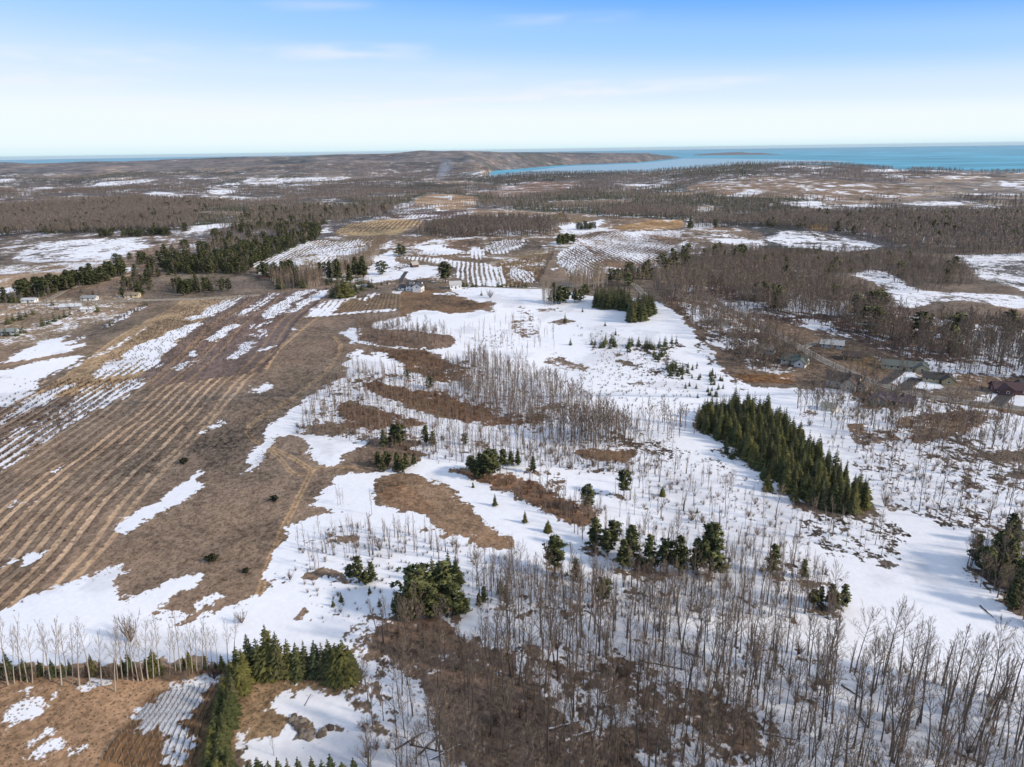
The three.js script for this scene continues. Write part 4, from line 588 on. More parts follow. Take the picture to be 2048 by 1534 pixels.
some('sprucelet', 'small lone spruce, # from the left on the upper white slope', 'lone small spruces of the upper slope', 1165, 624, 614, 1210, 652, 641, 1231, 670, 657, 1295, 752, 745, 1141, 690, 675, 1258, 704, 683, 1130, 645, 625);
// -- saplings and thickets
wood({ maple: 'dark bare tree in the grove at the hill top', bush: 'brown shrub in the grove at the hill top' }, { maple: 'trees of the grove at the hill top', bush: 'shrubs of the grove at the hill top' }, 'dark thicket of the hill top grove', 3.6, 7, 11, { maple: 3, sapling: 2, bush: 2 }, 712, 648, 750, 640, 800, 655, 880, 660, 910, 685, 830, 697, 745, 694, 716, 686);
wood('thin grey sapling on the white slope above the meadow', 'saplings of the slope above the meadow', 'thin saplings on the slope', 3.1, 8, 13, { sapling: 6, bush: 1.2 }, 600, 840, 640, 780, 690, 735, 760, 745, 900, 745, 1000, 790, 1100, 838, 1080, 870, 900, 862, 880, 925, 735, 890, 600, 870);
wood('grey sapling in the thick belt of the slope', 'saplings of the thick belt', 'thick belt of saplings', 2.3, 7, 12, { sapling: 5, maple: 1.3 }, 880, 735, 960, 715, 1100, 760, 1160, 800, 1240, 838, 1290, 890, 1180, 896, 1100, 880, 1020, 840, 920, 790);
wood('grey sapling in the belt below the red-brown clearing', 'saplings below the clearing', 'belt of saplings below the clearing', 2.6, 8, 13, { sapling: 5, bush: 0.5 }, 880, 925, 900, 868, 1080, 875, 1150, 905, 1280, 930, 1290, 950, 1180, 945, 1060, 935, 940, 930);
wood('tall dark tree in the clump above the brown oval', 'dark trees above the brown oval', 'dark clump above the brown oval', 3.4, 14, 17, { maple: 3, sapling: 1 }, 1100, 892, 1120, 868, 1200, 866, 1270, 880, 1285, 893, 1180, 896);
wood('pale sapling on the white slope right of the belt', 'saplings right of the belt', 'scattered pale saplings', 3.6, 9, 14, { sapling: 5, maple: 0.6 }, 1240, 845, 1330, 830, 1400, 850, 1390, 870, 1320, 890, 1292, 895);
wood('scattered sapling on the middle snow', 'scattered saplings of the middle snow', 'scattered saplings', 5.2, 8, 14, { sapling: 5, maple: 1, bush: 0.8 }, 1290, 930, 1340, 910, 1440, 960, 1540, 1030, 1600, 1040, 1600, 1075, 1440, 1095, 1330, 1045, 1240, 1045, 1225, 985);
wood('thin sapling in the thicket along the ragged pine row', 'saplings along the ragged pine row', 'sapling thicket', 2.9, 8, 13, { sapling: 6, maple: 0.5, bush: 0.6 }, 1130, 1040, 1230, 1060, 1420, 1090, 1560, 1085, 1660, 1150, 1630, 1190, 1420, 1185, 1290, 1150, 1180, 1110);
wood('shrubby sapling in the brown thicket', 'saplings of the brown thicket', 'brown thicket', 3.2, 7, 11, { sapling: 3, bush: 3, maple: 0.6 }, 1000, 990, 1060, 960, 1180, 1010, 1225, 1030, 1190, 1060, 1110, 1035);
wood('thin sapling on snow in front of the brown meadow', 'saplings in front of the meadow', 'saplings in front of the meadow', 3.4, 6, 12, { sapling: 6, bush: 0.7 }, 590, 1110, 640, 1060, 740, 1055, 860, 1070, 920, 1090, 1020, 1120, 1060, 1160, 1000, 1200, 900, 1120, 740, 1120, 640, 1150);
wood('thin tree in the belt above the big wood', 'trees of the belt above the big wood', 'belt above the big wood', 2.3, 9, 14, { sapling: 5, maple: 2 }, 930, 1180, 1060, 1150, 1120, 1160, 1240, 1170, 1420, 1190, 1640, 1200, 1700, 1240, 1340, 1245, 1000, 1235);
wood({ maple: 'bare tree scattered over the snow below the houses', sapling: 'sapling scattered over the snow below the houses', bush: 'shrub scattered over the snow below the houses' }, { maple: 'trees below the houses', sapling: 'saplings below the houses', bush: 'shrubs below the houses' }, 'scattered trees below the houses', 4.8, 8, 14, { sapling: 5, maple: 1.6, bush: 1.6 }, 1660, 900, 1760, 860, 2080, 870, 2080, 1080, 1920, 1070, 1800, 1010, 1740, 960);
wood('bare tree among the houses by the road', 'bare trees among the houses', 'trees among the houses', 5, 9, 15, { maple: 3, sapling: 2, bush: 1 }, 1590, 800, 1660, 760, 1740, 780, 1840, 800, 2080, 840, 2080, 880, 1850, 890, 1700, 880, 1600, 850);
wood('bare garden tree beside the road', 'garden trees along the road', 'garden trees along the road', 7.5, 7, 12, { maple: 3, sapling: 2, bush: 1.5 }, 1500, 655, 1570, 690, 1640, 680, 1760, 715, 1880, 740, 2080, 770, 2080, 800, 1860, 775, 1700, 765, 1560, 740, 1480, 735);
wood('pale tree on the spoil slope beside the belt', 'pale trees beside the belt', 'loose pale trees', 8, 7, 12, { sapling: 1 }, 1000, 640, 1100, 650, 1110, 700, 1020, 740, 900, 700, 930, 660);
wood('bare tree standing in the snow below the plantation', 'trees below the plantation', 'trees below the plantation', 5, 8, 13, { maple: 1, sapling: 3, bush: 0.7 }, 1560, 1010, 1720, 1040, 1800, 1060, 1780, 1110, 1640, 1090);
{
  const brush = (gap, h0, h1, ...p) => scatter(world(p), gap, (x, z, u, v) => { if (nz(1, x / 1.7 + 9, z / 1.7) > 0.42) plant('bush', { x, z }, lerp(h0, h1, v), '', '', 'low grey-brown brush sticking out of the snow', 0.9 + 0.3 * u); });
  brush(2.6, 0.5, 1.5, 870, 735, 960, 700, 1100, 740, 1250, 830, 1340, 900, 1300, 960, 1100, 945, 880, 930, 700, 900, 620, 850, 690, 790); brush(3.6, 0.4, 1.2, 930, 640, 1100, 640, 1340, 700, 1400, 830, 1250, 830, 1100, 740, 950, 700); brush(4.0, 0.5, 1.5, 1640, 880, 1760, 850, 2090, 860, 2090, 1090, 1900, 1060, 1780, 1010);
  brush(4.2, 0.5, 1.4, 1300, 930, 1400, 900, 1560, 1030, 1720, 1050, 1660, 1130, 1420, 1100, 1240, 1060); brush(3.2, 0.4, 1.3, 580, 1120, 700, 1050, 900, 1080, 1060, 1140, 1600, 1160, 1690, 1240, 1000, 1240, 760, 1240, 650, 1260);
}
for (const [lab, ...p] of [['brown shrub on the long thawed bank', 722, 770, 793, 776, 903, 786, 1026, 827, 1091, 840, 1043, 852, 906, 838, 787, 797], ['brown shrub on the upper thawed bank', 750, 700, 850, 704, 930, 746, 945, 765, 850, 756, 792, 722], ['brown shrub on the lower thawed bank', 670, 803, 763, 827, 865, 848, 752, 862, 660, 824], ['brown shrub in the small dark hollow', 592, 852, 712, 849, 712, 868, 590, 870], ['brown shrub round the small pines', 735, 905, 860, 880, 860, 925, 740, 938], ['brown shrub on the thawed strip beside the snowy track', 900, 945, 1050, 958, 1130, 1000, 1220, 1022, 1160, 1054, 1010, 985]]) wood(lab, lab.replace('shrub', 'shrubs'), 'brown thicket, ' + lab.replace('brown shrub ', ''), 2.6, 5, 10, { bush: 4, sapling: 1 }, ...p);
wood('dark shrub at the foot of the houses', 'shrubs at the houses', 'dark shrubs round the houses by the road', 5, 6, 14, { bush: 1 }, 1600, 760, 1700, 790, 1850, 790, 2060, 830, 1990, 850, 1800, 860, 1660, 830);
// -- the big wood in front
wood({ maple: 'tall dark bare tree in the big snowy wood in front', sapling: 'thin understorey tree in the big snowy wood', bush: 'twiggy shrub on the floor of the big snowy wood' }, { maple: 'tall bare trees of the big wood', sapling: 'thin trees of the big wood', bush: 'shrubs of the big wood' }, 'big wood of bare trees', 3.4, 13, 19, { maple: 5, sapling: 1.3, bush: 0.4 }, 1020, 1255, 1340, 1262, 1660, 1310, 1880, 1360, 2090, 1400, 2420, 1600, 2420, 1900, 900, 1900, 870, 1480, 960, 1340);
wood({ maple: 'brown bare tree on the snow-free floor of the big wood', sapling: 'thin tree on the snow-free floor of the big wood', bush: 'shrub on the snow-free floor of the big wood' }, { maple: 'brown trees of the snow-free wood', sapling: 'thin trees of the snow-free wood', bush: 'shrubs of the snow-free wood' }, 'snow-free part of the big wood', 3.5, 9, 15, { maple: 5, sapling: 1.5, bush: 1.2 }, 765, 1262, 860, 1256, 960, 1268, 1010, 1300, 900, 1420, 880, 1560, 900, 1700, 740, 1700, 720, 1400);
// -- trees round the houses on the rise
some('spruce', 'spruce, # from the left in the line beside the pale lane', 'spruces of the line beside the lane', 965, 573, 559, 971, 573, 557, 997, 574, 552, 1004, 574, 558, 1013, 575, 560, 1021, 575, 560, 1029, 575, 559, 1037, 575, 560, 1045, 575, 560, 1052, 575, 557, 927, 574, 552, 934, 573, 558, 945, 574, 555, 952, 573, 557, 922, 572, 555);
some('spruce', 'dark spruce, # from the left in the group by the white house', 'spruces left of the white house', 672, 592, 562, 682, 588, 558, 694, 585, 555, 703, 583, 556, 716, 573, 545, 728, 573, 552, 738, 574, 552, 744, 575, 555, 763, 570, 559, 775, 568, 559, 754, 578, 568, 655, 570, 548, 664, 566, 545, 620, 565, 545, 850, 574, 562);
one('pine', 891, 566, 524, 'big dark pine between the two houses on the rise'); one('pine', 764, 549, 522, 'round dark pine alone on the snowy yard'); some('pine', 'pine, # from the left in the group behind the spruces', 'pines behind the spruces', 650, 545, 524, 673, 546, 520, 693, 540, 520, 726, 545, 516, 525, 546, 524, 536, 548, 525, 550, 545, 525, 572, 542, 522, 578, 545, 524);
some('spruce', 'dark narrow spruce, # from the left among the pale windbreak trees', 'narrow spruces among the pale trees', 560, 566, 545, 590, 562, 524, 595, 564, 522, 604, 568, 545, 555, 565, 550);
some('pine', 'full dark pine, # from the left in the belt above the striped fields', 'pines of the belt above the striped fields', 530, 556, 524, 546, 560, 528, 566, 556, 522, 582, 552, 520, 640, 556, 524, 660, 560, 522, 676, 562, 518, 700, 566, 528, 712, 556, 514, 727, 556, 512, 520, 552, 530);
some('spruce', 'tall dark spruce, # from the left in the clump above the striped fields', 'spruces of the clump at the end of the striped fields', 666, 594, 556, 677, 597, 553, 690, 594, 550, 702, 590, 550, 712, 586, 552, 724, 580, 548, 560, 578, 545, 594, 572, 538, 606, 576, 546);
wood('pale leafless tree in the belt above the striped fields', 'pale trees of the belt above the striped fields', 'pale belt above the striped fields', 4, 11, 16, { poplar: 3, maple: 1 }, 560, 580, 640, 575, 660, 560, 600, 556, 540, 562); wood('pale leafless poplar in the windbreak', 'pale poplars of the windbreak', 'pale windbreak', 3.6, 15, 20, { poplar: 1 }, 598, 572, 640, 568, 640, 556, 610, 556); wood('pale leafless poplar behind the spruces', 'pale poplars behind the spruces', 'pale windbreak behind the spruces', 4, 14, 18, { poplar: 1 }, 660, 556, 730, 545, 775, 490, 765, 488, 735, 515, 690, 535, 655, 545);
wood('tan poplar in the tall clump on the slope', 'tan poplars of the tall clump', 'tan clump of poplars', 2.8, 16, 21, { poplar: 1 }, 1078, 600, 1100, 596, 1112, 610, 1092, 615); wood('tan poplar behind the square spruce block', 'tan poplars behind the block', 'tan poplars', 3.6, 14, 19, { poplar: 1 }, 1130, 572, 1160, 566, 1218, 560, 1215, 575, 1150, 582);
some('pine', 'dark pine, # from the left in the groups behind the white slope', 'pines behind the white slope', 1108, 606, 565, 1120, 608, 572, 1132, 606, 574, 1150, 605, 577, 1160, 603, 578, 1245, 556, 536, 1252, 560, 536, 1222, 560, 542, 1262, 552, 540, 1170, 590, 568, 800, 512, 488, 808, 510, 492);
some('spruce', 'dark round tree on the brown hill below the second house', 'dark trees below the second house', 963, 591, 577); one('bush', 980, 596, 582, 'rust brown thicket beside the white slope');
some('spruce', 'dark clipped spruce, # from the left near the pale blue house', 'spruces near the house at the field corner', 12, 672, 652, 33, 672, 652, 47, 666, 640, 17, 648, 626, 27, 642, 620, 41, 640, 617, 52, 634, 617, 66, 629, 610, 86, 652, 628, 98, 648, 630, 109, 643, 622, 120, 638, 624, 130, 634, 615, 140, 630, 620);
one('maple', 162, 678, 645, 'round bare tree alone beside the snow streaks'); one('spruce', 192, 645, 637, 'small dark tree alone in the bare lot');
wood('dark shrub in the hedge beside the striped field', 'shrubs of the striped field hedge', 'hedge beside the striped field', 4, 10, 18, { bush: 2, sprucelet: 1 }, 215, 650, 295, 606, 298, 609, 220, 655);
wood('dark pine in the row along the far road', 'pines of the row along the road', 'dark row of pines', 6.5, 11, 15, { pine: 3, spruce: 1 }, -40, 606, 40, 602, 50, 588, 100, 578, 200, 552, 250, 545, 250, 552, 200, 566, 110, 588, 40, 606);
wood('bare tree among the far houses', 'bare trees among the far houses', 'bare trees among the far houses', 8, 8, 14, { maple: 3, pine: 1, poplar: 1 }, 205, 595, 240, 565, 320, 540, 320, 560, 300, 585, 260, 598); wood('bare yard tree near the white houses by the road', 'yard trees near the white houses', 'yard trees near the white houses', 11, 7, 11, { maple: 3, sapling: 1, spruce: 0.5 }, -20, 640, 60, 590, 140, 585, 320, 585, 320, 600, 200, 612, 210, 630, 120, 640); wood('dark spruce at the top of the striped fields', 'spruces at the top of the fields', 'trees at the top of the fields', 7, 9, 13, { pine: 2, maple: 1 }, 320, 590, 350, 572, 400, 572, 440, 576, 460, 582, 340, 596);
wood('dark spruce in the long forestry strip', 'spruces of the forestry strip', 'long dark strip of pines and spruces', 6, 10, 14, { spruce: 3, pine: 2, maple: 1 }, 335, 552, 420, 548, 490, 548, 520, 525, 640, 477, 645, 462, 560, 480, 470, 505, 400, 520, 335, 525);
const far = (label, spacing, h0, h1, mix, ...p) => wood('', '', label, spacing, h0, h1, mix, ...p);
far('pale mixed wood behind the forestry strip', 8, 9, 13, { maple: 3, poplar: 4, pine: 1 }, 390, 515, 470, 500, 560, 476, 640, 458, 660, 440, 560, 440, 440, 462, 400, 490); far('scattered trees round the far farmyard', 14, 8, 13, { maple: 3, pine: 2 }, 220, 525, 330, 505, 420, 490, 360, 540, 260, 545);
far('brown island of bare woodland between the fields', 5.5, 13, 17, { maple: 1 }, 826, 482, 850, 470, 900, 478, 1000, 474, 1100, 472, 1118, 462, 1110, 448, 1010, 443, 885, 452, 850, 462);
far('brown wood above the road', 4.6, 13, 18, { maple: 9, pine: 0.07 }, 1300, 575, 1345, 562, 1400, 548, 1480, 545, 1560, 558, 1690, 590, 1760, 618, 1830, 668, 1900, 660, 2080, 672, 2300, 710, 2300, 800, 2060, 762, 1900, 742, 1820, 725, 1740, 690, 1640, 650, 1540, 640, 1430, 592, 1390, 615, 1330, 605);
far('thin brown wood round the houses above the road', 4.4, 11, 16, { maple: 4, sapling: 1, bush: 1 }, 1335, 606, 1395, 612, 1440, 616, 1500, 650, 1560, 682, 1605, 712, 1570, 744, 1490, 744, 1440, 700, 1395, 655);
far('bare trees along the lane', 12, 9, 14, { maple: 2, sapling: 2 }, 1640, 700, 1760, 735, 1880, 770, 2060, 800, 2060, 775, 1880, 745, 1700, 700);
far('brown wood below the bay fields', 6, 12, 17, { maple: 9, pine: 0.2 }, 1372, 462, 1400, 455, 1500, 455, 1560, 459, 1611, 459, 1680, 468, 1725, 480, 1770, 493, 1800, 506, 1930, 512, 2300, 512, 2300, 440, 2060, 430, 1800, 432, 1560, 434, 1500, 442, 1400, 442); far('brown thicket between the snowy fields', 5.5, 11, 15, { maple: 6, pine: 0.15 }, 1380, 535, 1420, 510, 1500, 508, 1640, 518, 1740, 514, 1830, 522, 1925, 540, 1955, 568, 1830, 586, 1750, 545, 1690, 562, 1560, 548, 1480, 543);
far('dark spruces at the field edge', 6, 10, 15, { spruce: 1 }, 1535, 508, 1640, 500, 1645, 506, 1540, 514); far('brown wood at the edge of the flat fields', 7, 12, 16, { maple: 8, pine: 0.15 }, -80, 480, 0, 474, 130, 470, 200, 466, 380, 464, 400, 440, 380, 428, 460, 410, 300, 398, 0, 415, -80, 420);
far('dark pines by the flat fields', 7, 9, 12, { pine: 1 }, 197, 473, 225, 471, 226, 474, 198, 475); far('dark pines along the flat fields', 7, 9, 12, { pine: 1 }, 243, 473, 340, 468, 342, 472, 244, 475); far('brown hedgerow of the far orchard', 7, 12, 16, { maple: 1 }, 1195, 430, 1260, 420, 1400, 425, 1380, 440, 1300, 437, 1215, 440); far('small row of dark pines in the snow', 6, 9, 13, { pine: 1 }, 1152, 459, 1190, 457, 1191, 459, 1153, 461);
far('dark pines above the orchard rows', 6, 10, 14, { pine: 1 }, 1115, 488, 1150, 482, 1151, 486, 1116, 491); far('scrub on the grey orchard', 9, 6, 10, { sapling: 3, bush: 4 }, 1170, 480, 1370, 465, 1375, 505, 1300, 530, 1215, 540);
far('brown scrub behind the white slope', 6, 9, 14, { maple: 3, poplar: 1, pine: 0.5 }, 1215, 560, 1330, 530, 1380, 505, 1400, 525, 1300, 570, 1230, 575); far('dark wood beyond the orange field', 9, 10, 15, { maple: 5, poplar: 3, pine: 1 }, 470, 440, 640, 440, 770, 430, 790, 418, 640, 418, 520, 425);
// -- beyond: woods that follow the roll of the land
{
  const r = rngOf(21), boxes = CLEAR.map((P) => { let a = 1e9, b = -1e9, c = 1e9, d = -1e9; for (const q of P) { a = Math.min(a, q[0]); b = Math.max(b, q[0]); c = Math.min(c, q[1]); d = Math.max(d, q[1]); } return [P, a, b, c, d]; });
  const open = (x, z) => { for (const [P, a, b, c, d] of boxes) if (x > a && x < b && z > c && z < d && inside(P, x, z)) return true; return false; };
  const near = 1250; let n = 0;
  for (let ri = near; ri < 6600;) {
    const s = ri < 2200 ? 8.5 : ri < 3600 ? 12 : 19; ri += s;
    for (let a = -0.78; a < 0.78; a += s / ri) {
      const q = ri + (r() - 0.5) * s * 1.4, b = a + (r() - 0.5) * s / ri * 1.4, x = Math.sin(b) * q, z = -Math.cos(b) * q, u = r(), v = r();
      if (u > woodiness(x, z) * 0.93 || open(x, z)) continue;
      const y = H(x, z); if (y < LAKE + 2) continue;
      const [ix, iy] = onImage(x, y, z); if (iy > 470 || ix < -150 || ix > 2200) continue;
      const con = smooth(0.60, 0.68, nz(2, x / 11 + 80, z / 16 + 30)); n++;
      plant(v < con * 0.5 + 0.02 ? 'spruce' : 'maple', { x, z, y }, lerp(9, 15, r()) * (q > 3600 ? 1.25 : 1), '', '', 'distant woodland of bare trees and dark conifers', 0.8 + 0.4 * nz(1, x / 20, z / 20));
    }
  }
}
// -- small orchard trees along the rows of the left-hand fields
{
  const r = rngOf(31), dark = [world([-60, 960, 0, 945, 55, 905, 170, 830, 300, 752, 165, 765, 200, 725, 400, 600, 660, 575, 560, 640, 470, 725, 330, 742, 170, 752, 60, 775, -60, 830])];
  for (const P of ROWS) for (let k = 0; k < P.length - 1; k++) for (let t = 0; t < 1; t += 0.25) { const x = lerp(P[k][0], P[k + 1][0], t), z = lerp(P[k][1], P[k + 1][1], t), d = dark.some((q) => inside(q, x, z)); if (r() < (d ? 0.42 : 0.06)) plant('bush', { x: x + (r() - 0.5) * 0.5, z: z + (r() - 0.5) * 0.5 }, d ? 0.8 + 0.4 * r() : 0.4 + 0.5 * r(), '', '', 'little bare fruit trees along the orchard rows', d ? 0.75 : 0.9); }
  for (const P of ROWS.far) for (let t = 0; t < 1; t += 0.05) { const x = lerp(P[0][0], P[1][0], t) + r() * 3, z = lerp(P[0][1], P[1][1], t) + r() * 3; plant('bush', { x, z }, 1.3 + 0.8 * r(), '', '', 'bare fruit trees in the far orchard rows', 1.0); }
}
// -- tufts of dry grass over the nearer brown ground
{
  const holes = PAINT.filter((p) => p.on === 'snow' && !p.width).map((p) => { let a = 1e9, b = -1e9, c = 1e9, d = -1e9; for (const q of p.P) { a = Math.min(a, q[0]); b = Math.max(b, q[0]); c = Math.min(c, q[1]); d = Math.max(d, q[1]); } return [p.P, a, b, c, d, p.level]; });
  const ruts = PAINT.filter((p) => p.on === 'land' && p.width && p.P.length > 50).flatMap((p) => p.P); const onTrack = (x, z) => ruts.some((q) => Math.abs(q[0] - x) < 1.3 && Math.abs(q[1] - z) < 1.3);
  const level = (x, z) => { let l = 0; for (const [P, a, b, c, d, v] of holes) if (x > a && x < b && z > c && z < d && inside(P, x, z)) l = v; return l; };
  for (const [gap, ...p] of [[0.8, -60, 1338, 440, 1330, 460, 1362, 300, 1385, 180, 1560, -60, 1560], [0.8, 500, 1340, 700, 1345, 712, 1380, 600, 1400, 560, 1470, 440, 1480, 480, 1370], [1.35, 60, 1260, 130, 1160, 250, 1040, 390, 880, 500, 750, 640, 650, 720, 700, 650, 790, 530, 850, 620, 935, 740, 935, 700, 960, 640, 985, 560, 1120, 545, 1190, 500, 1210, 300, 1250], [1.2, 750, 955, 880, 955, 1050, 1105, 1000, 1110, 870, 1075, 860, 1030, 750, 1010], [1.1, 765, 1240, 960, 1290, 1060, 1365, 1230, 1500, 1240, 1600, 880, 1600, 820, 1400]])
    scatter(world(p), gap, (x, z, u, v) => { if (level(x, z) < 0.25 && !onTrack(x, z)) plant('tuft', { x, z }, 0.18 + 0.28 * v, '', '', 'dry brown grass tufts on the thawed ground', 0.75 + 0.6 * nz(1, x * 0.5, z * 0.5)); });
}
for (const p of PLACED) if (p.z > -430 && p.label && (p.kind === 'maple' || p.kind === 'sapling' || p.kind === 'bush') && p.pick < 0.85) SNOWY.push([p.x, p.z, p.kind === 'maple' ? 0.65 + 0.6 * p.pick : p.kind === 'bush' ? 0.9 : 0.45 + 0.3 * p.pick]); else if (p.z > -430 && p.label && (p.kind === 'spruce' || p.kind === 'pine')) SNOWY.push([p.x, p.z, p.h * 0.17]);

// ------------------------------------------------------------------ build the ground, then the plants
groundSheet(-800, 800, -96, 420, 1.6, 1.6, 3, 3, 20, 20, 'snow and grass ground below the camera');
groundSheet(-270, 0, -335, -96, 0.16, 0.2, 1.8, 1.8, 3, 3, 'brown field ground with snow patches and pale wheel tracks'); groundSheet(0, 270, -335, -96, 0.16, 0.2, 1.8, 1.8, 3, 3, 'snowy ground under the big bare wood');
groundSheet(-680, 0, -860, -335, 0.36, 0.62, 2.3, 2.5, 6, 6, 'striped orchard ground with snow lying in the rows'); groundSheet(0, 680, -860, -335, 0.36, 0.62, 2.3, 2.5, 6, 6, 'white slope ground with brown thawed patches');
groundSheet(-1600, 0, -2050, -860, 0.85, 2, 3, 4, 14, 14, 'farmland ground with snow beyond the striped fields'); groundSheet(0, 1600, -2050, -860, 0.85, 2, 3, 4, 14, 14, 'farmland ground with snow beyond the brown wood');
groundSheet(-4000, 4000, -5200, -2050, 4, 7, 8, 10, 40, 40, 'rolling distant country of woods and fields'); groundSheet(-12500, 12500, -16000, -5200, 14, 24, 24, 30, 130, 100, 'far hills along the horizon');
{
  const broad = (p) => { const t = p.group + p.label + p.wood; return p.kind === 'spruce' ? (/white house|blue house|windbreak|far road|fields/.test(t) ? 1.35 : /hedge|lane|yard/.test(t) ? 1.12 : 1) : p.kind === 'pine' && /behind|houses|road|yard/.test(t) ? 1.35 : 1; };
  const Q = new THREE.Quaternion(), up = new THREE.Vector3(0, 1, 0), by = {};
  for (const p of PLACED) { const a = onImage(p.x, p.y, p.z), b = onImage(p.x, p.y + p.h, p.z); p.r = Math.hypot(p.x, p.z); p.seen = a[2] > 0 && a[0] > -30 && a[0] < 2078 && b[1] < 1530 && a[1] > 250 ? Math.abs(a[1] - b[1]) : 0; (by[p.kind] = by[p.kind] || []).push(p); }
  const mass = {};
  for (const kind in by) {
    const K = KINDS[kind], list = by[kind].sort((a, b) => b.seen - a.seen); let left = SINGLE_MAX[kind]; const proto = K.full.map(() => null);
    for (const p of list) {
      if (left > 0 && p.seen > 5 && p.label) {
        left--; const v = Math.floor(p.pick * K.full.length), f = K.full[v]; let o;
        if (!proto[v]) {
          o = proto[v] = new THREE.Group();
          for (const part of ['trunk', 'crown']) { if (!f[part].index.count) continue; const m = new THREE.Mesh(f[part], part === 'crown' && /spruce|pine|juniper|sprucelet/.test(kind) ? leafMat : barkMat); m.name = part; m.castShadow = m.receiveShadow = true; o.add(m); }
        } else o = proto[v].clone();
        o.name = numbered(NAMES[kind][0]); o.position.set(p.x, p.y - 0.05, p.z); o.rotation.set(0, p.turn, kind === 'poplar' && p.z > -300 ? -0.11 + 0.14 * (p.pick - 0.5) : kind === 'maple' ? 0.16 * (((p.pick * 31.7) % 1) - 0.5) : 0, 'ZYX'); const s = p.h / f.h, wide = s * (0.9 + 0.25 * ((p.pick * 7.3) % 1)) * broad(p); o.scale.set(wide, s, wide);
        o.userData = { label: p.label, category: NAMES[kind][1] }; if (p.group) o.userData.group = p.group; scene.add(o);
      } else { const lod = p.r < 260 ? 'full' : p.r < 950 ? 'mid' : 'far', L = K[lod] || K.mid || K.full, v = Math.floor(p.pick * L.length); const m = (mass[p.wood || p.group || p.label] ??= {}); const key = kind + '|' + (K[lod] ? lod : K.mid ? 'mid' : 'full') + '|' + v; (m[key] ??= []).push(p); }
    }
  }
  const joined = {}, M4 = new THREE.Matrix4(), col = new THREE.Color(), P3 = new THREE.Vector3(), S3 = new THREE.Vector3();
  for (const label in mass) {
    const root = new THREE.Group(); root.name = numbered(/grass/.test(label) ? 'dry_grass' : /orchard|fruit/.test(label) ? 'orchard_rows' : /shrub|thicket|scrub/.test(label) ? 'thicket' : 'woodland'); root.userData = { label: label.split(' ').length < 4 ? label + ' in the snow' : label, category: /grass/.test(label) ? 'grass' : /orchard|fruit/.test(label) ? 'orchard' : 'woodland', kind: 'stuff' };
    for (const key in mass[label]) {
      const [kind, lod, v] = key.split('|'), ps = mass[label][key], f = KINDS[kind][lod][+v]; joined[key] ??= f.trunk.index.count && f.crown.index.count ? mergeGeometries([f.trunk, f.crown]) : f.crown.index.count ? f.crown : f.trunk;
      const im = new THREE.InstancedMesh(joined[key], /spruce|pine|juniper|sprucelet/.test(kind) ? leafMat : barkMat, ps.length); im.name = NAMES[kind][0] + 's'; im.castShadow = im.receiveShadow = true; im.userData.kind = 'stuff';
      ps.forEach((p, i) => { const s = p.h / f.h, w = s * (0.9 + 0.3 * ((p.pick * 7.3) % 1)) * broad(p); M4.compose(P3.set(p.x, p.y - 0.05, p.z), Q.setFromAxisAngle(up, p.turn), S3.set(w, s, w)); im.setMatrixAt(i, M4); const t = p.tone * (0.85 + 0.3 * ((p.pick * 13.7) % 1)); im.setColorAt(i, col.setRGB(t * 1.02, t, t * 0.97)); });
      root.add(im);
    }
    scene.add(root);
  }
  for (const k in by) COUNT[k] = by[k].length;
}
// ------------------------------------------------------------------ water
function add(name, geo, mat, label, category, extra = {}) { const m = new THREE.Mesh(geo, mat); m.name = numbered(name); m.castShadow = m.receiveShadow = true; m.userData = { label, category, ...extra }; scene.add(m); return m; }
function sector(r0, r1, a0, a1, y, n = 60, m = 24) {
  const pos = [], idx = [], uv = []; for (let j = 0; j <= m; j++) for (let i = 0; i <= n; i++) { const r = r0 * Math.pow(r1 / r0, j / m), a = lerp(a0, a1, i / n); pos.push(Math.sin(a) * r, y, -Math.cos(a) * r); uv.push(Math.sin(a) * r / 400, Math.cos(a) * r / 400); }
  for (let j = 0; j < m; j++) for (let i = 0; i < n; i++) { const a = j * (n + 1) + i; idx.push(a, a + 1, a + n + 1, a + 1, a + n + 2, a + n + 1); }
  const g = new THREE.BufferGeometry(); g.setAttribute('position', new THREE.Float32BufferAttribute(pos, 3)); g.setAttribute('uv', new THREE.Float32BufferAttribute(uv, 2)); g.setIndex(idx); g.computeVertexNormals(); return g;
}
const bayMat = new THREE.MeshPhysicalMaterial({ color: new THREE.Color().setRGB(0.27, 0.42, 0.46), roughness: 0.35, specularIntensity: 0.6 });
const windStreaks = (() => { const n = 512, d = new Uint8Array(n * n * 4); for (let i = 0; i < n * n; i++) { const x = i % n, y = i / n | 0, k = 195 + 120 * (nz(1, x, y) - 0.5) + 70 * (nz(0, x, y) - 0.5); d[i * 4] = d[i * 4 + 1] = d[i * 4 + 2] = clamp(k, 0, 255); d[i * 4 + 3] = 255; } const t = new THREE.DataTexture(d, n, n); t.wrapS = t.wrapT = THREE.RepeatWrapping; t.magFilter = THREE.LinearFilter; t.repeat.set(0.05, 0.12); t.needsUpdate = true; return t; })();
add('lake', sector(2600, 62000, -0.95, 0.95, LAKE), new THREE.MeshPhysicalMaterial({ map: windStreaks, color: new THREE.Color().setRGB(0.13, 0.47, 0.62), roughness: 0.6, specularIntensity: 0.3 }), 'wide teal lake reaching to the horizon', 'lake', { kind: 'structure' });
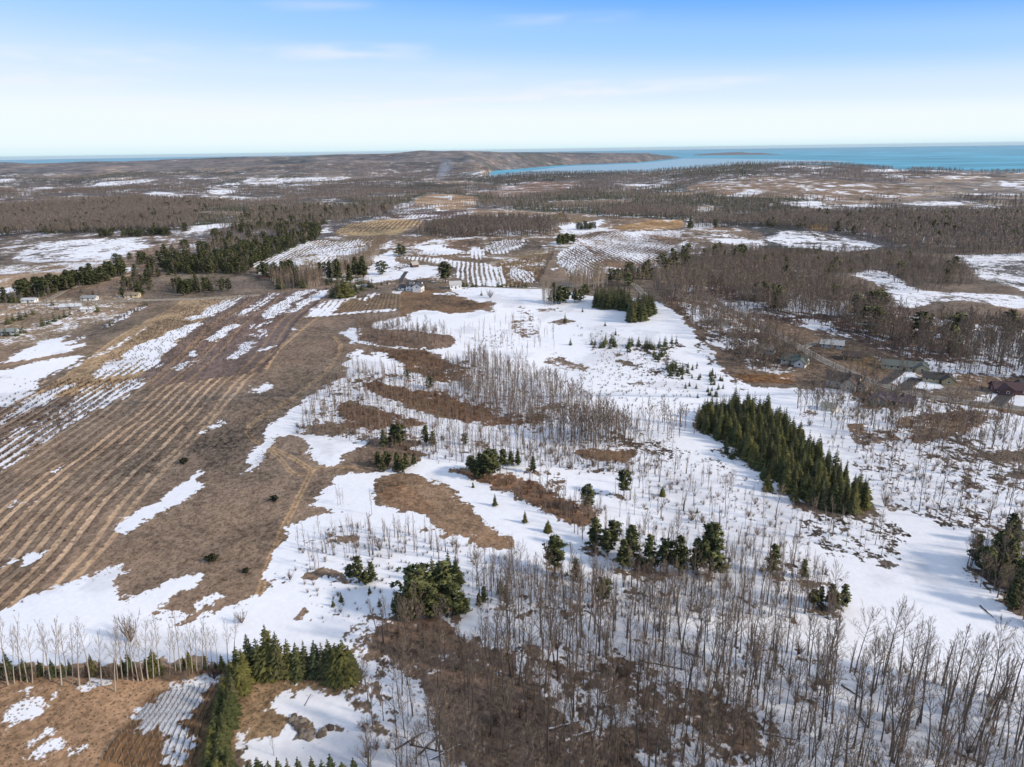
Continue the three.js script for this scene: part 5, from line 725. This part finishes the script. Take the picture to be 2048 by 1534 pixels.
{ // calm bay in front of the headland, a sheet just over the lake
  const px = [960, 352, 1030, 344, 1150, 331, 1280, 327, 1368, 317, 1430, 317, 1560, 319, 1700, 322, 1640, 327, 1520, 336, 1400, 350, 1200, 362, 1000, 364], pos = [], P = [];
  for (let i = 0; i < px.length; i += 2) { const d = look(px[i], px[i + 1]), t = (LAKE + 0.4 - 115) / d.y; P.push(new THREE.Vector2(d.x * t, d.z * t)); }
  const g = new THREE.ShapeGeometry(new THREE.Shape(P)), a = g.attributes.position; for (let i = 0; i < a.count; i++) pos.push(a.getX(i), LAKE + 0.4, a.getY(i)); g.setAttribute('position', new THREE.Float32BufferAttribute(pos, 3)); if (!g.index) g.setIndex([...Array(a.count).keys()]); g.computeVertexNormals(); if (g.attributes.normal.getY(0) < 0) { const ix = [...g.index.array]; for (let i = 0; i < ix.length; i += 3) [ix[i], ix[i + 1]] = [ix[i + 1], ix[i]]; g.setIndex(ix); g.computeVertexNormals(); }
  add('bay', g, bayMat, 'calm pale blue bay between the woods and the headland', 'bay', { kind: 'structure' });
}
function mound(px0, px1, py, h, depth, name, label, color) {                 // a long low island or shore on the lake
  const d0 = look(px0, py).clone(), t0 = (LAKE - 115) / d0.y, d1 = look(px1, py + (px0 - px1) * 0.01466 * -1 * 0).clone(), t1 = Math.min(55000, (LAKE - 115) / d1.y), A = [d0.x * t0, d0.z * t0], d1l = Math.hypot(d1.x, d1.z), B = [d1.x / d1l * Math.hypot(...A), d1.z / d1l * Math.hypot(...A)];
  const pos = [], idx = [], nx = 60, nz_ = 8, L = Math.hypot(A[0], A[1]), ux = A[0] / L, uz = A[1] / L; for (let j = 0; j <= nz_; j++) for (let i = 0; i <= nx; i++) { const t = i / nx, s = j / nz_, e = Math.sin(Math.PI * t) ** 0.6 * Math.sin(Math.PI * s) * (0.55 + 0.9 * (fbm(t * 9 + px0, s * 2, 3) - 0.2)); pos.push(lerp(A[0], B[0], t) + ux * s * depth, LAKE - 2 + h * e, lerp(A[1], B[1], t) + uz * s * depth); }
  for (let j = 0; j < nz_; j++) for (let i = 0; i < nx; i++) { const a = j * (nx + 1) + i; idx.push(a, a + 1, a + nx + 1, a + 1, a + nx + 2, a + nx + 1); }
  const g = new THREE.BufferGeometry(); g.setAttribute('position', new THREE.Float32BufferAttribute(pos, 3)); g.setIndex(idx); g.computeVertexNormals();
  add(name, g, new THREE.MeshStandardMaterial({ color: new THREE.Color().setRGB(...color), roughness: 1, side: THREE.DoubleSide }), label, 'land', { kind: 'structure' });
}
mound(1385, 1565, 311, 60, 1200, 'island', 'low wooded island in the teal lake', [0.14, 0.13, 0.13]);

// ------------------------------------------------------------------ roads
const roadMat = (() => { const n = 256, d = new Uint8Array(n * n * 4); for (let i = 0; i < n * n; i++) { const x = i % n, y = i / n | 0, edge = Math.min(x, n - 1 - x) / n, k = 118 + 50 * (nz(0, x * 2, y * 2) - 0.5) + (edge < 0.12 ? 26 : 0) - 16 * Math.exp(-(((edge - 0.28) / 0.07) ** 2)); d[i * 4] = k; d[i * 4 + 1] = k * 0.95; d[i * 4 + 2] = k * 0.88; d[i * 4 + 3] = 255; } const t = new THREE.DataTexture(d, n, n); t.colorSpace = THREE.SRGBColorSpace; t.wrapS = t.wrapT = THREE.RepeatWrapping; t.magFilter = THREE.LinearFilter; t.needsUpdate = true; return t; })();
const roads = { gravel: new THREE.MeshStandardMaterial({ map: roadMat, color: 0xffffff, roughness: 0.95 }), asphalt: new THREE.MeshStandardMaterial({ map: roadMat, color: 0x8c8c92, roughness: 0.9 }), pale: new THREE.MeshStandardMaterial({ map: roadMat, color: new THREE.Color().setRGB(1.5, 1.4, 1.25), roughness: 0.95 }) };
function road(name, width, mat, label, ...pts) {
  const w = world(pts); let len = 0; for (let i = 1; i < w.length; i++) len += Math.hypot(w[i][0] - w[i - 1][0], w[i][1] - w[i - 1][1]);
  const P = curve(w, Math.max(8, Math.round(len / 5))), L = shifted(P, width / 2), R = shifted(P, -width / 2), pos = [], uv = [], idx = [];
  P.forEach((p, i) => { const y = Math.max(H(...p), H(...L[i]), H(...R[i])) + 0.12; pos.push(L[i][0], y, L[i][1], R[i][0], y, R[i][1], L[i][0], y - 0.5, L[i][1], R[i][0], y - 0.5, R[i][1]); uv.push(0, i * 0.8, 1, i * 0.8, 0, i * 0.8, 1, i * 0.8); });
  for (let i = 0; i < P.length - 1; i++) { const a = i * 4; idx.push(a, a + 1, a + 4, a + 1, a + 5, a + 4, a, a + 4, a + 2, a + 4, a + 6, a + 2, a + 1, a + 3, a + 5, a + 5, a + 3, a + 7); }
  const g = new THREE.BufferGeometry(); g.setAttribute('position', new THREE.Float32BufferAttribute(pos, 3)); g.setAttribute('uv', new THREE.Float32BufferAttribute(uv, 2)); g.setIndex(idx); g.computeVertexNormals();
  add(name, g, roads[mat], label, name.replace('_', ' '), { kind: 'structure' });
}
road('road', 6.2, 'gravel', 'grey country road running down past the houses', 1398, 580, 1425, 600, 1460, 620, 1500, 640, 1560, 672, 1620, 706, 1700, 745, 1760, 768, 1850, 792, 1950, 806, 2070, 820, 2200, 836);
road('driveway', 5, 'asphalt', 'dark driveway curving to the long green-roofed house', 1765, 768, 1780, 758, 1806, 738); road('driveway', 6, 'asphalt', 'dark driveway opposite the purple-roofed house', 1806, 776, 1835, 757); road('driveway', 5, 'asphalt', 'short dark driveway of the purple-roofed house', 1818, 776, 1792, 786); road('driveway', 6, 'asphalt', 'wide dark driveway through the snowy lawn', 1990, 812, 2004, 798, 2018, 783);
road('driveway', 4, 'gravel', 'grey driveway to the house in the wood', 1600, 702, 1612, 693, 1640, 684); road('driveway', 4, 'asphalt', 'dark driveway of the white house on the rise', 800, 566, 805, 555, 813, 543);
road('road', 7, 'pale', 'pale country road below the far pines', -60, 612, 60, 607, 150, 604, 230, 602, 300, 600, 420, 597, 520, 590); road('lane', 5, 'pale', 'pale lane winding up to the far houses', 85, 605, 110, 592, 140, 577, 200, 561, 270, 548, 330, 536); road('lane', 5, 'pale', 'pale lane behind the white slope', 925, 570, 1000, 575, 1070, 577, 1150, 572, 1215, 562, 1245, 560, 1262, 566, 1290, 590); road('driveway', 4, 'pale', 'pale farm drive through the flat fields', -40, 640, 0, 624, 40, 612);

// ------------------------------------------------------------------ buildings
const paint = {}; const mat = (hex) => (paint[hex] ??= new THREE.MeshStandardMaterial({ color: hex, roughness: 0.85 }));
const glass = new THREE.MeshStandardMaterial({ color: 0x20262c, roughness: 0.15 });
function prism(w, d, h, rise) { const s = new THREE.Shape([[-d / 2, 0], [d / 2, 0], [d / 2, h], [0, h + rise], [-d / 2, h]].map((p) => new THREE.Vector2(...p))); const g = new THREE.ExtrudeGeometry(s, { depth: w, bevelEnabled: false }); g.rotateY(Math.PI / 2); g.translate(-w / 2, 0, 0); return g; }
function roofOf(w, d, h, rise, over = 0.5, th = 0.28) {               // two slabs over the gables, ridge along x
  const a = Math.atan2(rise, d / 2), l = Math.hypot(d / 2, rise) + over, gs = [];
  for (const s of [-1, 1]) { const g = new THREE.BoxGeometry(w + over * 2, th, l); g.translate(0, th / 2 + 0.03, s * l / 2); g.rotateX(s * a); g.translate(0, h + rise, 0); gs.push(g); }
  return mergeGeometries(gs);
}
const box = (w, h, d, x, y, z) => new THREE.BoxGeometry(w, h, d).translate(x, y, z);
function put(name, geo, m, parent) { const o = new THREE.Mesh(geo, m); o.name = name; o.castShadow = o.receiveShadow = true; parent.add(o); return o; }
// wings: [width, depth, wall height, rise, x, z, turned]
function house(name, px, py, turn, label, category, o) {
  const size = o.size ?? (o.plain || px < 300 || (py < 600 && py > 560 && px < 450) ? 0.7 : px > 1400 && py > 600 ? 0.82 : 1); o.wings = o.wings.map((w) => w.map((v, i) => i < 6 ? v * (i === 2 ? Math.max(size, 0.85) : size) : v)); if (o.garage) o.garage *= size;
  const g = ground(px, py), t = new THREE.Group(); t.name = numbered(name); t.position.set(g.x, g.y - 0.3, g.z); t.rotation.y = turn * D2R; t.userData = { label, category }; if (o.group) t.userData.group = o.group;
  for (const [w, d, h, rise, x, z, q] of o.wings) {
    const k = (geo) => { if (q) geo.rotateY(Math.PI / 2); geo.translate(x, 0, z); return geo; };
    put('wall', k(prism(w, d, h, rise)), mat(o.wall), t); const rf = put('roof', k(roofOf(w, d, h, rise)), mat(o.roof), t);
    if (o.chimney && [w, x].join() === [o.wings[0][0], o.wings[0][4]].join()) put('chimney', k(box(0.9, 1.8, 0.9, w * 0.2, h + rise + 0.5, d * 0.12)), mat('#6e5b52'), rf);
    if (!o.plain) {
      const n = Math.max(1, Math.floor(w / 3));
      for (const s of [-1, 1]) for (let i = 0; i < n; i++) for (const lv of h > 4.4 ? [1.6, 4.3] : [1.7]) { const x0 = (i + 0.5) * w / n - w / 2; if (i === (n >> 1) && lv < 2 && s > 0) { put('door', k(box(1.1, 2.1, 0.1, x0, 1.35, s * (d / 2 + 0.04))), mat('#5b4a40'), t); continue; } const f = put('window', k(box(1.4, 1.3, 0.1, x0, lv + 0.3, s * (d / 2 + 0.04))), mat('#e8e6e0'), t); put('pane', k(box(1.1, 1.0, 0.04, x0, lv + 0.3, s * (d / 2 + 0.10))), glass, f); }
      for (const s of [-1, 1]) { const f = put('window', k(box(0.1, 1.2, 1.3, s * (w / 2 + 0.04), h > 4.4 ? 4.4 : 2.0, 0)), mat('#e8e6e0'), t); put('pane', k(box(0.04, 0.95, 1.0, s * (w / 2 + 0.10), h > 4.4 ? 4.4 : 2.0, 0)), glass, f); }
    }
    if (o.garage && Math.abs(w - o.garage) < 0.01) for (const s of [-0.25, 0.25]) put('garage_door', k(box(2.6, 2.2, 0.12, s * w, 1.4, d / 2 + 0.05)), mat('#dcd8cf'), t);
  }
  if (o.dormers) for (const x of o.dormers) { const [w, d, h, rise] = o.wings[0]; const dm = put('dormer', prism(1.7, 2.0, 1.7, 0.7).rotateY(Math.PI / 2).translate(x, h + rise * 0.28, d * 0.3), mat(o.wall), t); put('dormer_roof', roofOf(2.0, 2.0, 1.7, 0.7, 0.15, 0.12).rotateY(Math.PI / 2).translate(x, h + rise * 0.28, d * 0.3), mat(o.roof), dm); put('window', box(0.8, 0.9, 0.1, x, h + rise * 0.28 + 1.0, d * 0.3 + 1.04), glass, dm); }
  scene.add(t); return t;
}
house('house', 826, 581, -12, 'large white house with grey roof and dormers on the brown rise', 'house', { wall: '#e9e7e2', roof: '#4a4a4d', wings: [[13, 9, 5.4, 3.4, 2, 0], [9, 7.5, 5.2, 2.6, 6, 2.5, 1], [8, 7, 3, 2.2, -8.5, -1]], dormers: [-1, 1.6], chimney: 1 });
house('house', 911, 576, 8, 'smaller white house with pale roof beside spruces', 'house', { wall: '#e6e4df', roof: '#b8b6b2', wings: [[10, 8, 3.8, 2.6, 0, 0]] }); house('barn', 829, 534, 35, 'small brown barn with a pale roof in the snowy yard', 'barn', { wall: '#5a463a', roof: '#a9a197', plain: 1, wings: [[10, 8, 3.6, 4.2, 0, 0]] });
house('shed', 726, 574, 3, 'long low white shed behind the vineyard rows', 'shed', { wall: '#e0deda', roof: '#cfcdc9', plain: 1, wings: [[16, 4, 2.2, 0.6, 0, 0]] }); house('house', 533, 553, 0, 'low reddish house beside dark pines', 'house', { wall: '#a5604f', roof: '#c8b9ae', wings: [[13, 8, 2.8, 1.6, 0, 0]] });
house('house', 1590, 727, -38, 'grey-green roofed house with a white gable', 'house', { wall: '#dcdad2', roof: '#55605a', wings: [[16, 9, 3.2, 3.2, 0, 0], [8, 7, 3, 2.6, 5, 3.5, 1]], chimney: 1 });
house('house', 1686, 772, -38, 'big brown-roofed house with beige gables below the road', 'house', { wall: '#b3a592', roof: '#564a42', wings: [[18, 10, 4.6, 4, 0, 0], [9, 8, 4.6, 3.4, 5, 5, 1], [7, 6, 3.4, 2.6, 11, 3, 1]], chimney: 1 });
house('shed', 1658, 819, -38, 'pale beige shed alone at the snow edge', 'shed', { wall: '#e3dbc4', roof: '#8d918a', plain: 1, wings: [[9, 6.5, 2.6, 1.6, 0, 0]] });
house('house', 1788, 806, -30, 'long purple-brown roofed house below the road', 'house', { wall: '#8b8374', roof: '#544a50', wings: [[20, 10, 3, 2.8, 0, 0], [8, 8, 3, 2.4, -8, 4, 1]], chimney: 1 });
house('house', 1806, 737, -22, 'long house with grey-green roof above the dark driveway', 'house', { wall: '#c8bc98', roof: '#5b615c', wings: [[26, 10, 3, 2.6, 0, 0], [9, 8, 3, 2.6, 10, 3, 1]], garage: 9 });
house('house', 1872, 762, -25, 'dark-roofed house with a beige gable end', 'house', { wall: '#b9a77d', roof: '#47443f', wings: [[15, 9, 3, 2.8, 0, 0], [8, 7, 3, 2.6, 6, 3, 1]], chimney: 1 });
house('house', 2016, 784, -15, 'dark maroon house at the end of the wide driveway', 'house', { wall: '#5c3f3d', roof: '#4b3739', wings: [[18, 10, 3.2, 3, 0, 0], [8, 8, 3.2, 2.6, -3, 4, 1]], garage: 8 });
house('house', 1664, 694, -25, 'pale grey house with a snowy roof in the wood', 'house', { wall: '#b9b6b0', roof: '#9fa19f', wings: [[15, 8, 3, 2.4, 0, 0]] }); house('house', 1703, 718, -20, 'dark house with beige front among dark shrubs', 'house', { wall: '#a3906a', roof: '#463c38', wings: [[11, 8, 3, 2.8, 0, 0]] });
house('shed', 1444, 648, -28, 'long pale shed among trees above the lane', 'shed', { wall: '#d6cfbf', roof: '#8d867a', plain: 1, wings: [[16, 6, 2.8, 1.5, 0, 0]] }); house('house', 1530, 704, -30, 'grey house half hidden in thin brown wood', 'house', { wall: '#b6b0a0', roof: '#7d7a72', wings: [[13, 8, 3, 2.4, 0, 0]] });
house('house', 2062, 778, -10, 'house with dark roof at the picture edge by the road', 'house', { wall: '#8b8374', roof: '#3f4240', wings: [[14, 9, 3, 2.6, 0, 0]] });
house('house', 180, 600, 5, 'white house with grey roof beside the bare trees', 'house', { wall: '#e4e3de', roof: '#8a8d8c', wings: [[17, 9, 3, 2.2, 0, 0]] }); house('house', 143, 617, 12, 'long snow-roofed house in the brown lot', 'house', { wall: '#a8a49c', roof: '#c3c6c8', wings: [[22, 9, 2.8, 2.2, 0, 0]] }); house('house', 177, 622, 4, 'bright white cottage below the snow-roofed house', 'house', { wall: '#eeede9', roof: '#dcdcda', wings: [[13, 7, 2.6, 1.8, 0, 0]] });
house('house', 60, 604, 4, 'white house under dark pines at the road', 'house', { wall: '#e8e7e3', roof: '#b5b8bb', wings: [[15, 9, 2.8, 1.8, 0, 0]] }); house('house', 22, 668, 8, 'pale blue house between clipped dark spruces', 'house', { wall: '#c3ccd0', roof: '#7f8682', wings: [[13, 9, 3, 2.2, 0, 0]] }); house('house', 266, 594, 3, 'beige house behind dark shrubs', 'house', { wall: '#cfc09c', roof: '#8b7f6a', wings: [[16, 9, 3, 2.2, 0, 0]] });
house('house', 393, 578, 3, 'small pinkish house at the top of the striped field', 'house', { wall: '#b38f88', roof: '#c6bfba', wings: [[13, 8, 2.8, 2, 0, 0]] }); house('barn', 638, 464, 10, 'white open-sided shed at the corner of the orange field', 'barn', { wall: '#e6e4df', roof: '#efeeec', plain: 1, wings: [[13, 9, 3, 1.5, 0, 0]] });
{ // far farms and the village towards the bay: small, but each stands for itself
  const r = rngOf(61), spots = [874, 422, 668, 397, 637, 408, 742, 410, 900, 400, 1180, 404, 1430, 405, 1463, 408, 1540, 412, 1655, 413, 1798, 398, 1500, 366, 1520, 362, 1560, 368, 1640, 343, 1610, 338, 1690, 334, 1010, 331, 1048, 333, 985, 338, 520, 362, 548, 357, 575, 360, 602, 357, 628, 356, 655, 358, 690, 355, 712, 358, 590, 352, 500, 370, 260, 362, 182, 366, 1240, 392, 1290, 396, 1335, 372, 1950, 380, 1985, 392, 440, 396, 505, 420, 565, 412, 120, 385, 1440, 372, 1395, 378];
  const walls = ['#e8e6e1', '#d9d2c4', '#c2b8a8', '#e3e1dc'], rf = ['#7d7a76', '#b9b7b3', '#5e5955', '#8a6d60'], where = [' by the orchards', ' in the wooded valley', ' among far fields', ' on the far hillside', ' towards the bay'];
  for (let i = 0; i < spots.length; i += 2) house(i % 7 === 3 ? 'barn' : 'house', spots[i], spots[i + 1], r() * 90, 'tiny far house or barn seen as a pale speck in the distance', i % 7 === 3 ? 'barn' : 'house', { group: 'far houses and barns', wall: walls[i / 2 % 4], roof: rf[(i / 2 + 1) % 4], plain: 1, wings: [[11 + 6 * r(), 8 + 3 * r(), 3 + 2 * r(), 2.6, 0, 0]] });
}
// ------------------------------------------------------------------ vineyard, boulders, fallen trunks
{
  const wood_ = mat('#8d8274'), wire = mat('#6f6a63'), vine = mat('#4d3f33');
  const A = [[206, 1521], [230, 1481], [259, 1454], [289, 1422], [310, 1388]], B = [[372, 1560], [392, 1500], [404, 1450], [428, 1400], [446, 1368]];
  const n = 13;
  for (let k = 0; k < n; k++) {
    const t = k / (n - 1), P = curve(A.map((a, i) => { const g = ground(lerp(a[0], B[i][0], t), lerp(a[1], B[i][1], t)); return [g.x, g.z]; }), 40), o = new THREE.Group(), p0 = P[20], y0 = H(...p0);
    o.name = numbered('trellis_row'); o.position.set(p0[0], y0, p0[1]); o.userData = { label: 'row of vines on short posts, ' + nth(k) + ' from the open grass in the lower vineyard', category: 'vineyard row', group: 'trellis rows of the lower vineyard' };
    const loc = (q, h) => [q[0] - p0[0], H(...q) - y0 + h, q[1] - p0[1]];
    for (let i = 0; i <= 40; i += 5) { const c = loc(P[i], 0.62); put('post', new THREE.CylinderGeometry(0.06, 0.075, 1.35, 6).translate(...c), wood_, o); }
    const bw = new Bush(), bv = new Bush(), r = rngOf(900 + k);
    for (const hgt of [0.55, 1.1]) bw.tube(P.filter((_, i) => i % 4 === 0).map((q) => loc(q, hgt)), P.filter((_, i) => i % 4 === 0).map(() => 0.015), 3, [1, 1, 1]);
    for (let i = 0; i < 40; i++) for (let q = 0; q < 2; q++) { const f = loc([lerp(P[i][0], P[i + 1][0], q / 2), lerp(P[i][1], P[i + 1][1], q / 2)], 0); bv.tube([f, [f[0] + 0.1 * (r() - 0.5), f[1] + 0.55, f[2] + 0.1 * (r() - 0.5)]], [0.05, 0.03], 4, [1, 1, 1]); for (let z = 0; z < 6; z++) bv.blade([f[0], f[1] + 0.45, f[2]], [f[0] + (r() - 0.5) * 1.1, f[1] + 0.6 + r() * 0.4, f[2] + (r() - 0.5) * 1.1], 0.05, [1, 1, 1], [r() - 0.5, 1, r() - 0.5], [r() - 0.5, 0.3, r() - 0.5]); }
    put('wire', bw.build(), wire, o); put('vine', bv.build(), vine, o); scene.add(o);
  }
  const stone = ['#6f6355', '#5d5145', '#7d7164', '#54463a'].map((c) => new THREE.MeshStandardMaterial({ color: c, roughness: 0.95 })), r = rngOf(71);
  const rocks = seq(4, (i) => { const g = new THREE.IcosahedronGeometry(1, 2), a = g.attributes.position; for (let q = 0; q < a.count; q++) { const x = a.getX(q), y = a.getY(q), z = a.getZ(q), k = 0.72 + 0.55 * fbm(x * 1.3 + i * 9 + 5, y * 1.3 + z * 1.7 + 5, 3); a.setXYZ(q, x * k, y * k * 0.75, z * k); } g.computeVertexNormals(); return g; });
  const boulder = (x, y, s, label) => { const g = ground(x, y), m = add('boulder', rocks[Math.floor(r() * 4)], stone[Math.floor(r() * 4)], label, 'boulder', { group: 'boulders in the snowy yard' }); m.position.set(g.x, g.y + s * 0.25, g.z); m.scale.setScalar(s); m.rotation.y = r() * 6; };
  for (let i = 0; i < 44; i++) { const t = r(); boulder(lerp(590, 618, t) + (r() - 0.5) * 16, lerp(1438, 1478, t) + (r() - 0.5) * 14, 0.35 + 0.55 * r(), 'rough grey-brown boulder in the stone heap of the snowy yard'); }
  for (let i = 0; i < 10; i++) { const t = r(); boulder(lerp(662, 638, t) + (r() - 0.5) * 12, lerp(1450, 1472, t) + (r() - 0.5) * 8, 0.35 + 0.5 * r(), 'brown stone in the smaller heap of the snowy yard'); }
  const bark = mat('#54483d'), snowCap = new THREE.MeshStandardMaterial({ color: 0xe9ecf2, roughness: 0.8 });
  const log = (x0, y0, x1, y1, rad, label, cap) => {
    const a = ground(x0, y0), b = ground(x1, y1), o = new THREE.Group(), L = Math.hypot(b.x - a.x, b.z - a.z), T = new Bush(); o.name = numbered('fallen_trunk'); o.position.copy(a); o.rotation.y = Math.atan2(-(b.z - a.z), b.x - a.x); o.userData = { label, category: 'fallen trunk' };
    const y = (t) => (b.y - a.y) * t + rad * 0.8, pts = seq(6, (i) => [L * i / 5, y(i / 5), (i % 2) * rad * 0.6]); T.tube(pts, seq(6, (i) => rad * (1 - i * 0.13)), 7, [1, 1, 1]); put('trunk', T.build(), bark, o);
    const S = new Bush(); for (let k = 0; k < 7; k++) { const t = 0.35 + 0.6 * r(), l = L * (0.1 + 0.2 * r()), s = r() < 0.5 ? -1 : 1; S.tube([[L * t, y(t), 0], [L * t + l * 0.7, y(t) + l * 0.3 * r(), s * l * 0.6]], [rad * 0.3, 0.01], 3, [1, 1, 1]); } put('branch', S.build(), bark, o);
    if (cap) { const C = new Bush(); C.tube(pts.map((p) => [p[0], p[1] + rad * 0.55, p[2]]), seq(6, (i) => rad * (0.75 - i * 0.1)), 6, [1, 1, 1]); put('snow', C.build(), snowCap, o); }
    scene.add(o);
  };
  log(1098, 1460, 1159, 1443, 0.28, 'snow-topped fallen trunk on the snow-free wood floor', 1); log(1145, 1474, 1205, 1456, 0.25, 'snow-topped fallen trunk just below the other snowy one', 1); log(1683, 1371, 1722, 1396, 0.22, 'dark fallen trunk on clean snow among the tall trees'); log(1717, 1429, 1736, 1455, 0.22, 'short dark fallen trunk on clean snow');
  log(1908, 1505, 1972, 1532, 0.3, 'long dark fallen trunk near the corner of the wood'); log(1362, 1303, 1408, 1318, 0.2, 'fallen trunk at the back edge of the wood'); log(1010, 1502, 1090, 1470, 0.22, 'fallen trunk lying across brown leaf litter'); log(1205, 1386, 1240, 1372, 0.2, 'fallen trunk among mottled snow and litter', 1); log(1280, 1322, 1370, 1340, 0.2, 'long fallen trunk on the dark line of the floor');
  log(790, 1500, 850, 1464, 0.2, 'fallen trunk leaning over the lower snow strip'); log(838, 1510, 880, 1468, 0.22, 'fallen trunk beside the brown litter edge'); log(860, 1520, 920, 1490, 0.2, 'fallen trunk at the foot of the snow strip', 1); log(820, 1490, 905, 1508, 0.18, 'fallen trunk crossing the others near the litter edge'); log(1530, 1468, 1590, 1480, 0.3, 'curved snow-covered trunk on dark litter', 1); log(1960, 1212, 1988, 1236, 0.2, 'dark trunk lying on the open snow'); log(609, 1412, 622, 1388, 0.08, 'thin pole lying on snow in the yard');
}
{ // a thin column of smoke over the valley woods
  const sm = new THREE.MeshStandardMaterial({ color: 0xb9cde6, roughness: 1, transparent: true, opacity: 0.07 }), g = ground(876, 362), parts = [];
  for (let i = 0; i < 5; i++) { const s = new THREE.SphereGeometry(1, 20, 14); s.scale(12 + i * 6, 14 + i * 5, 12 + i * 6); s.translate(i * 12, 12 + i * 16, 0); parts.push(s); }
  const m = add('smoke', mergeGeometries(parts), sm, 'thin blue smoke rising from the valley woods', 'smoke', { kind: 'stuff' }); m.position.copy(g); m.castShadow = false;
}
console.log(JSON.stringify(COUNT), 'singles', JSON.stringify(used));
renderer.render(scene, camera);
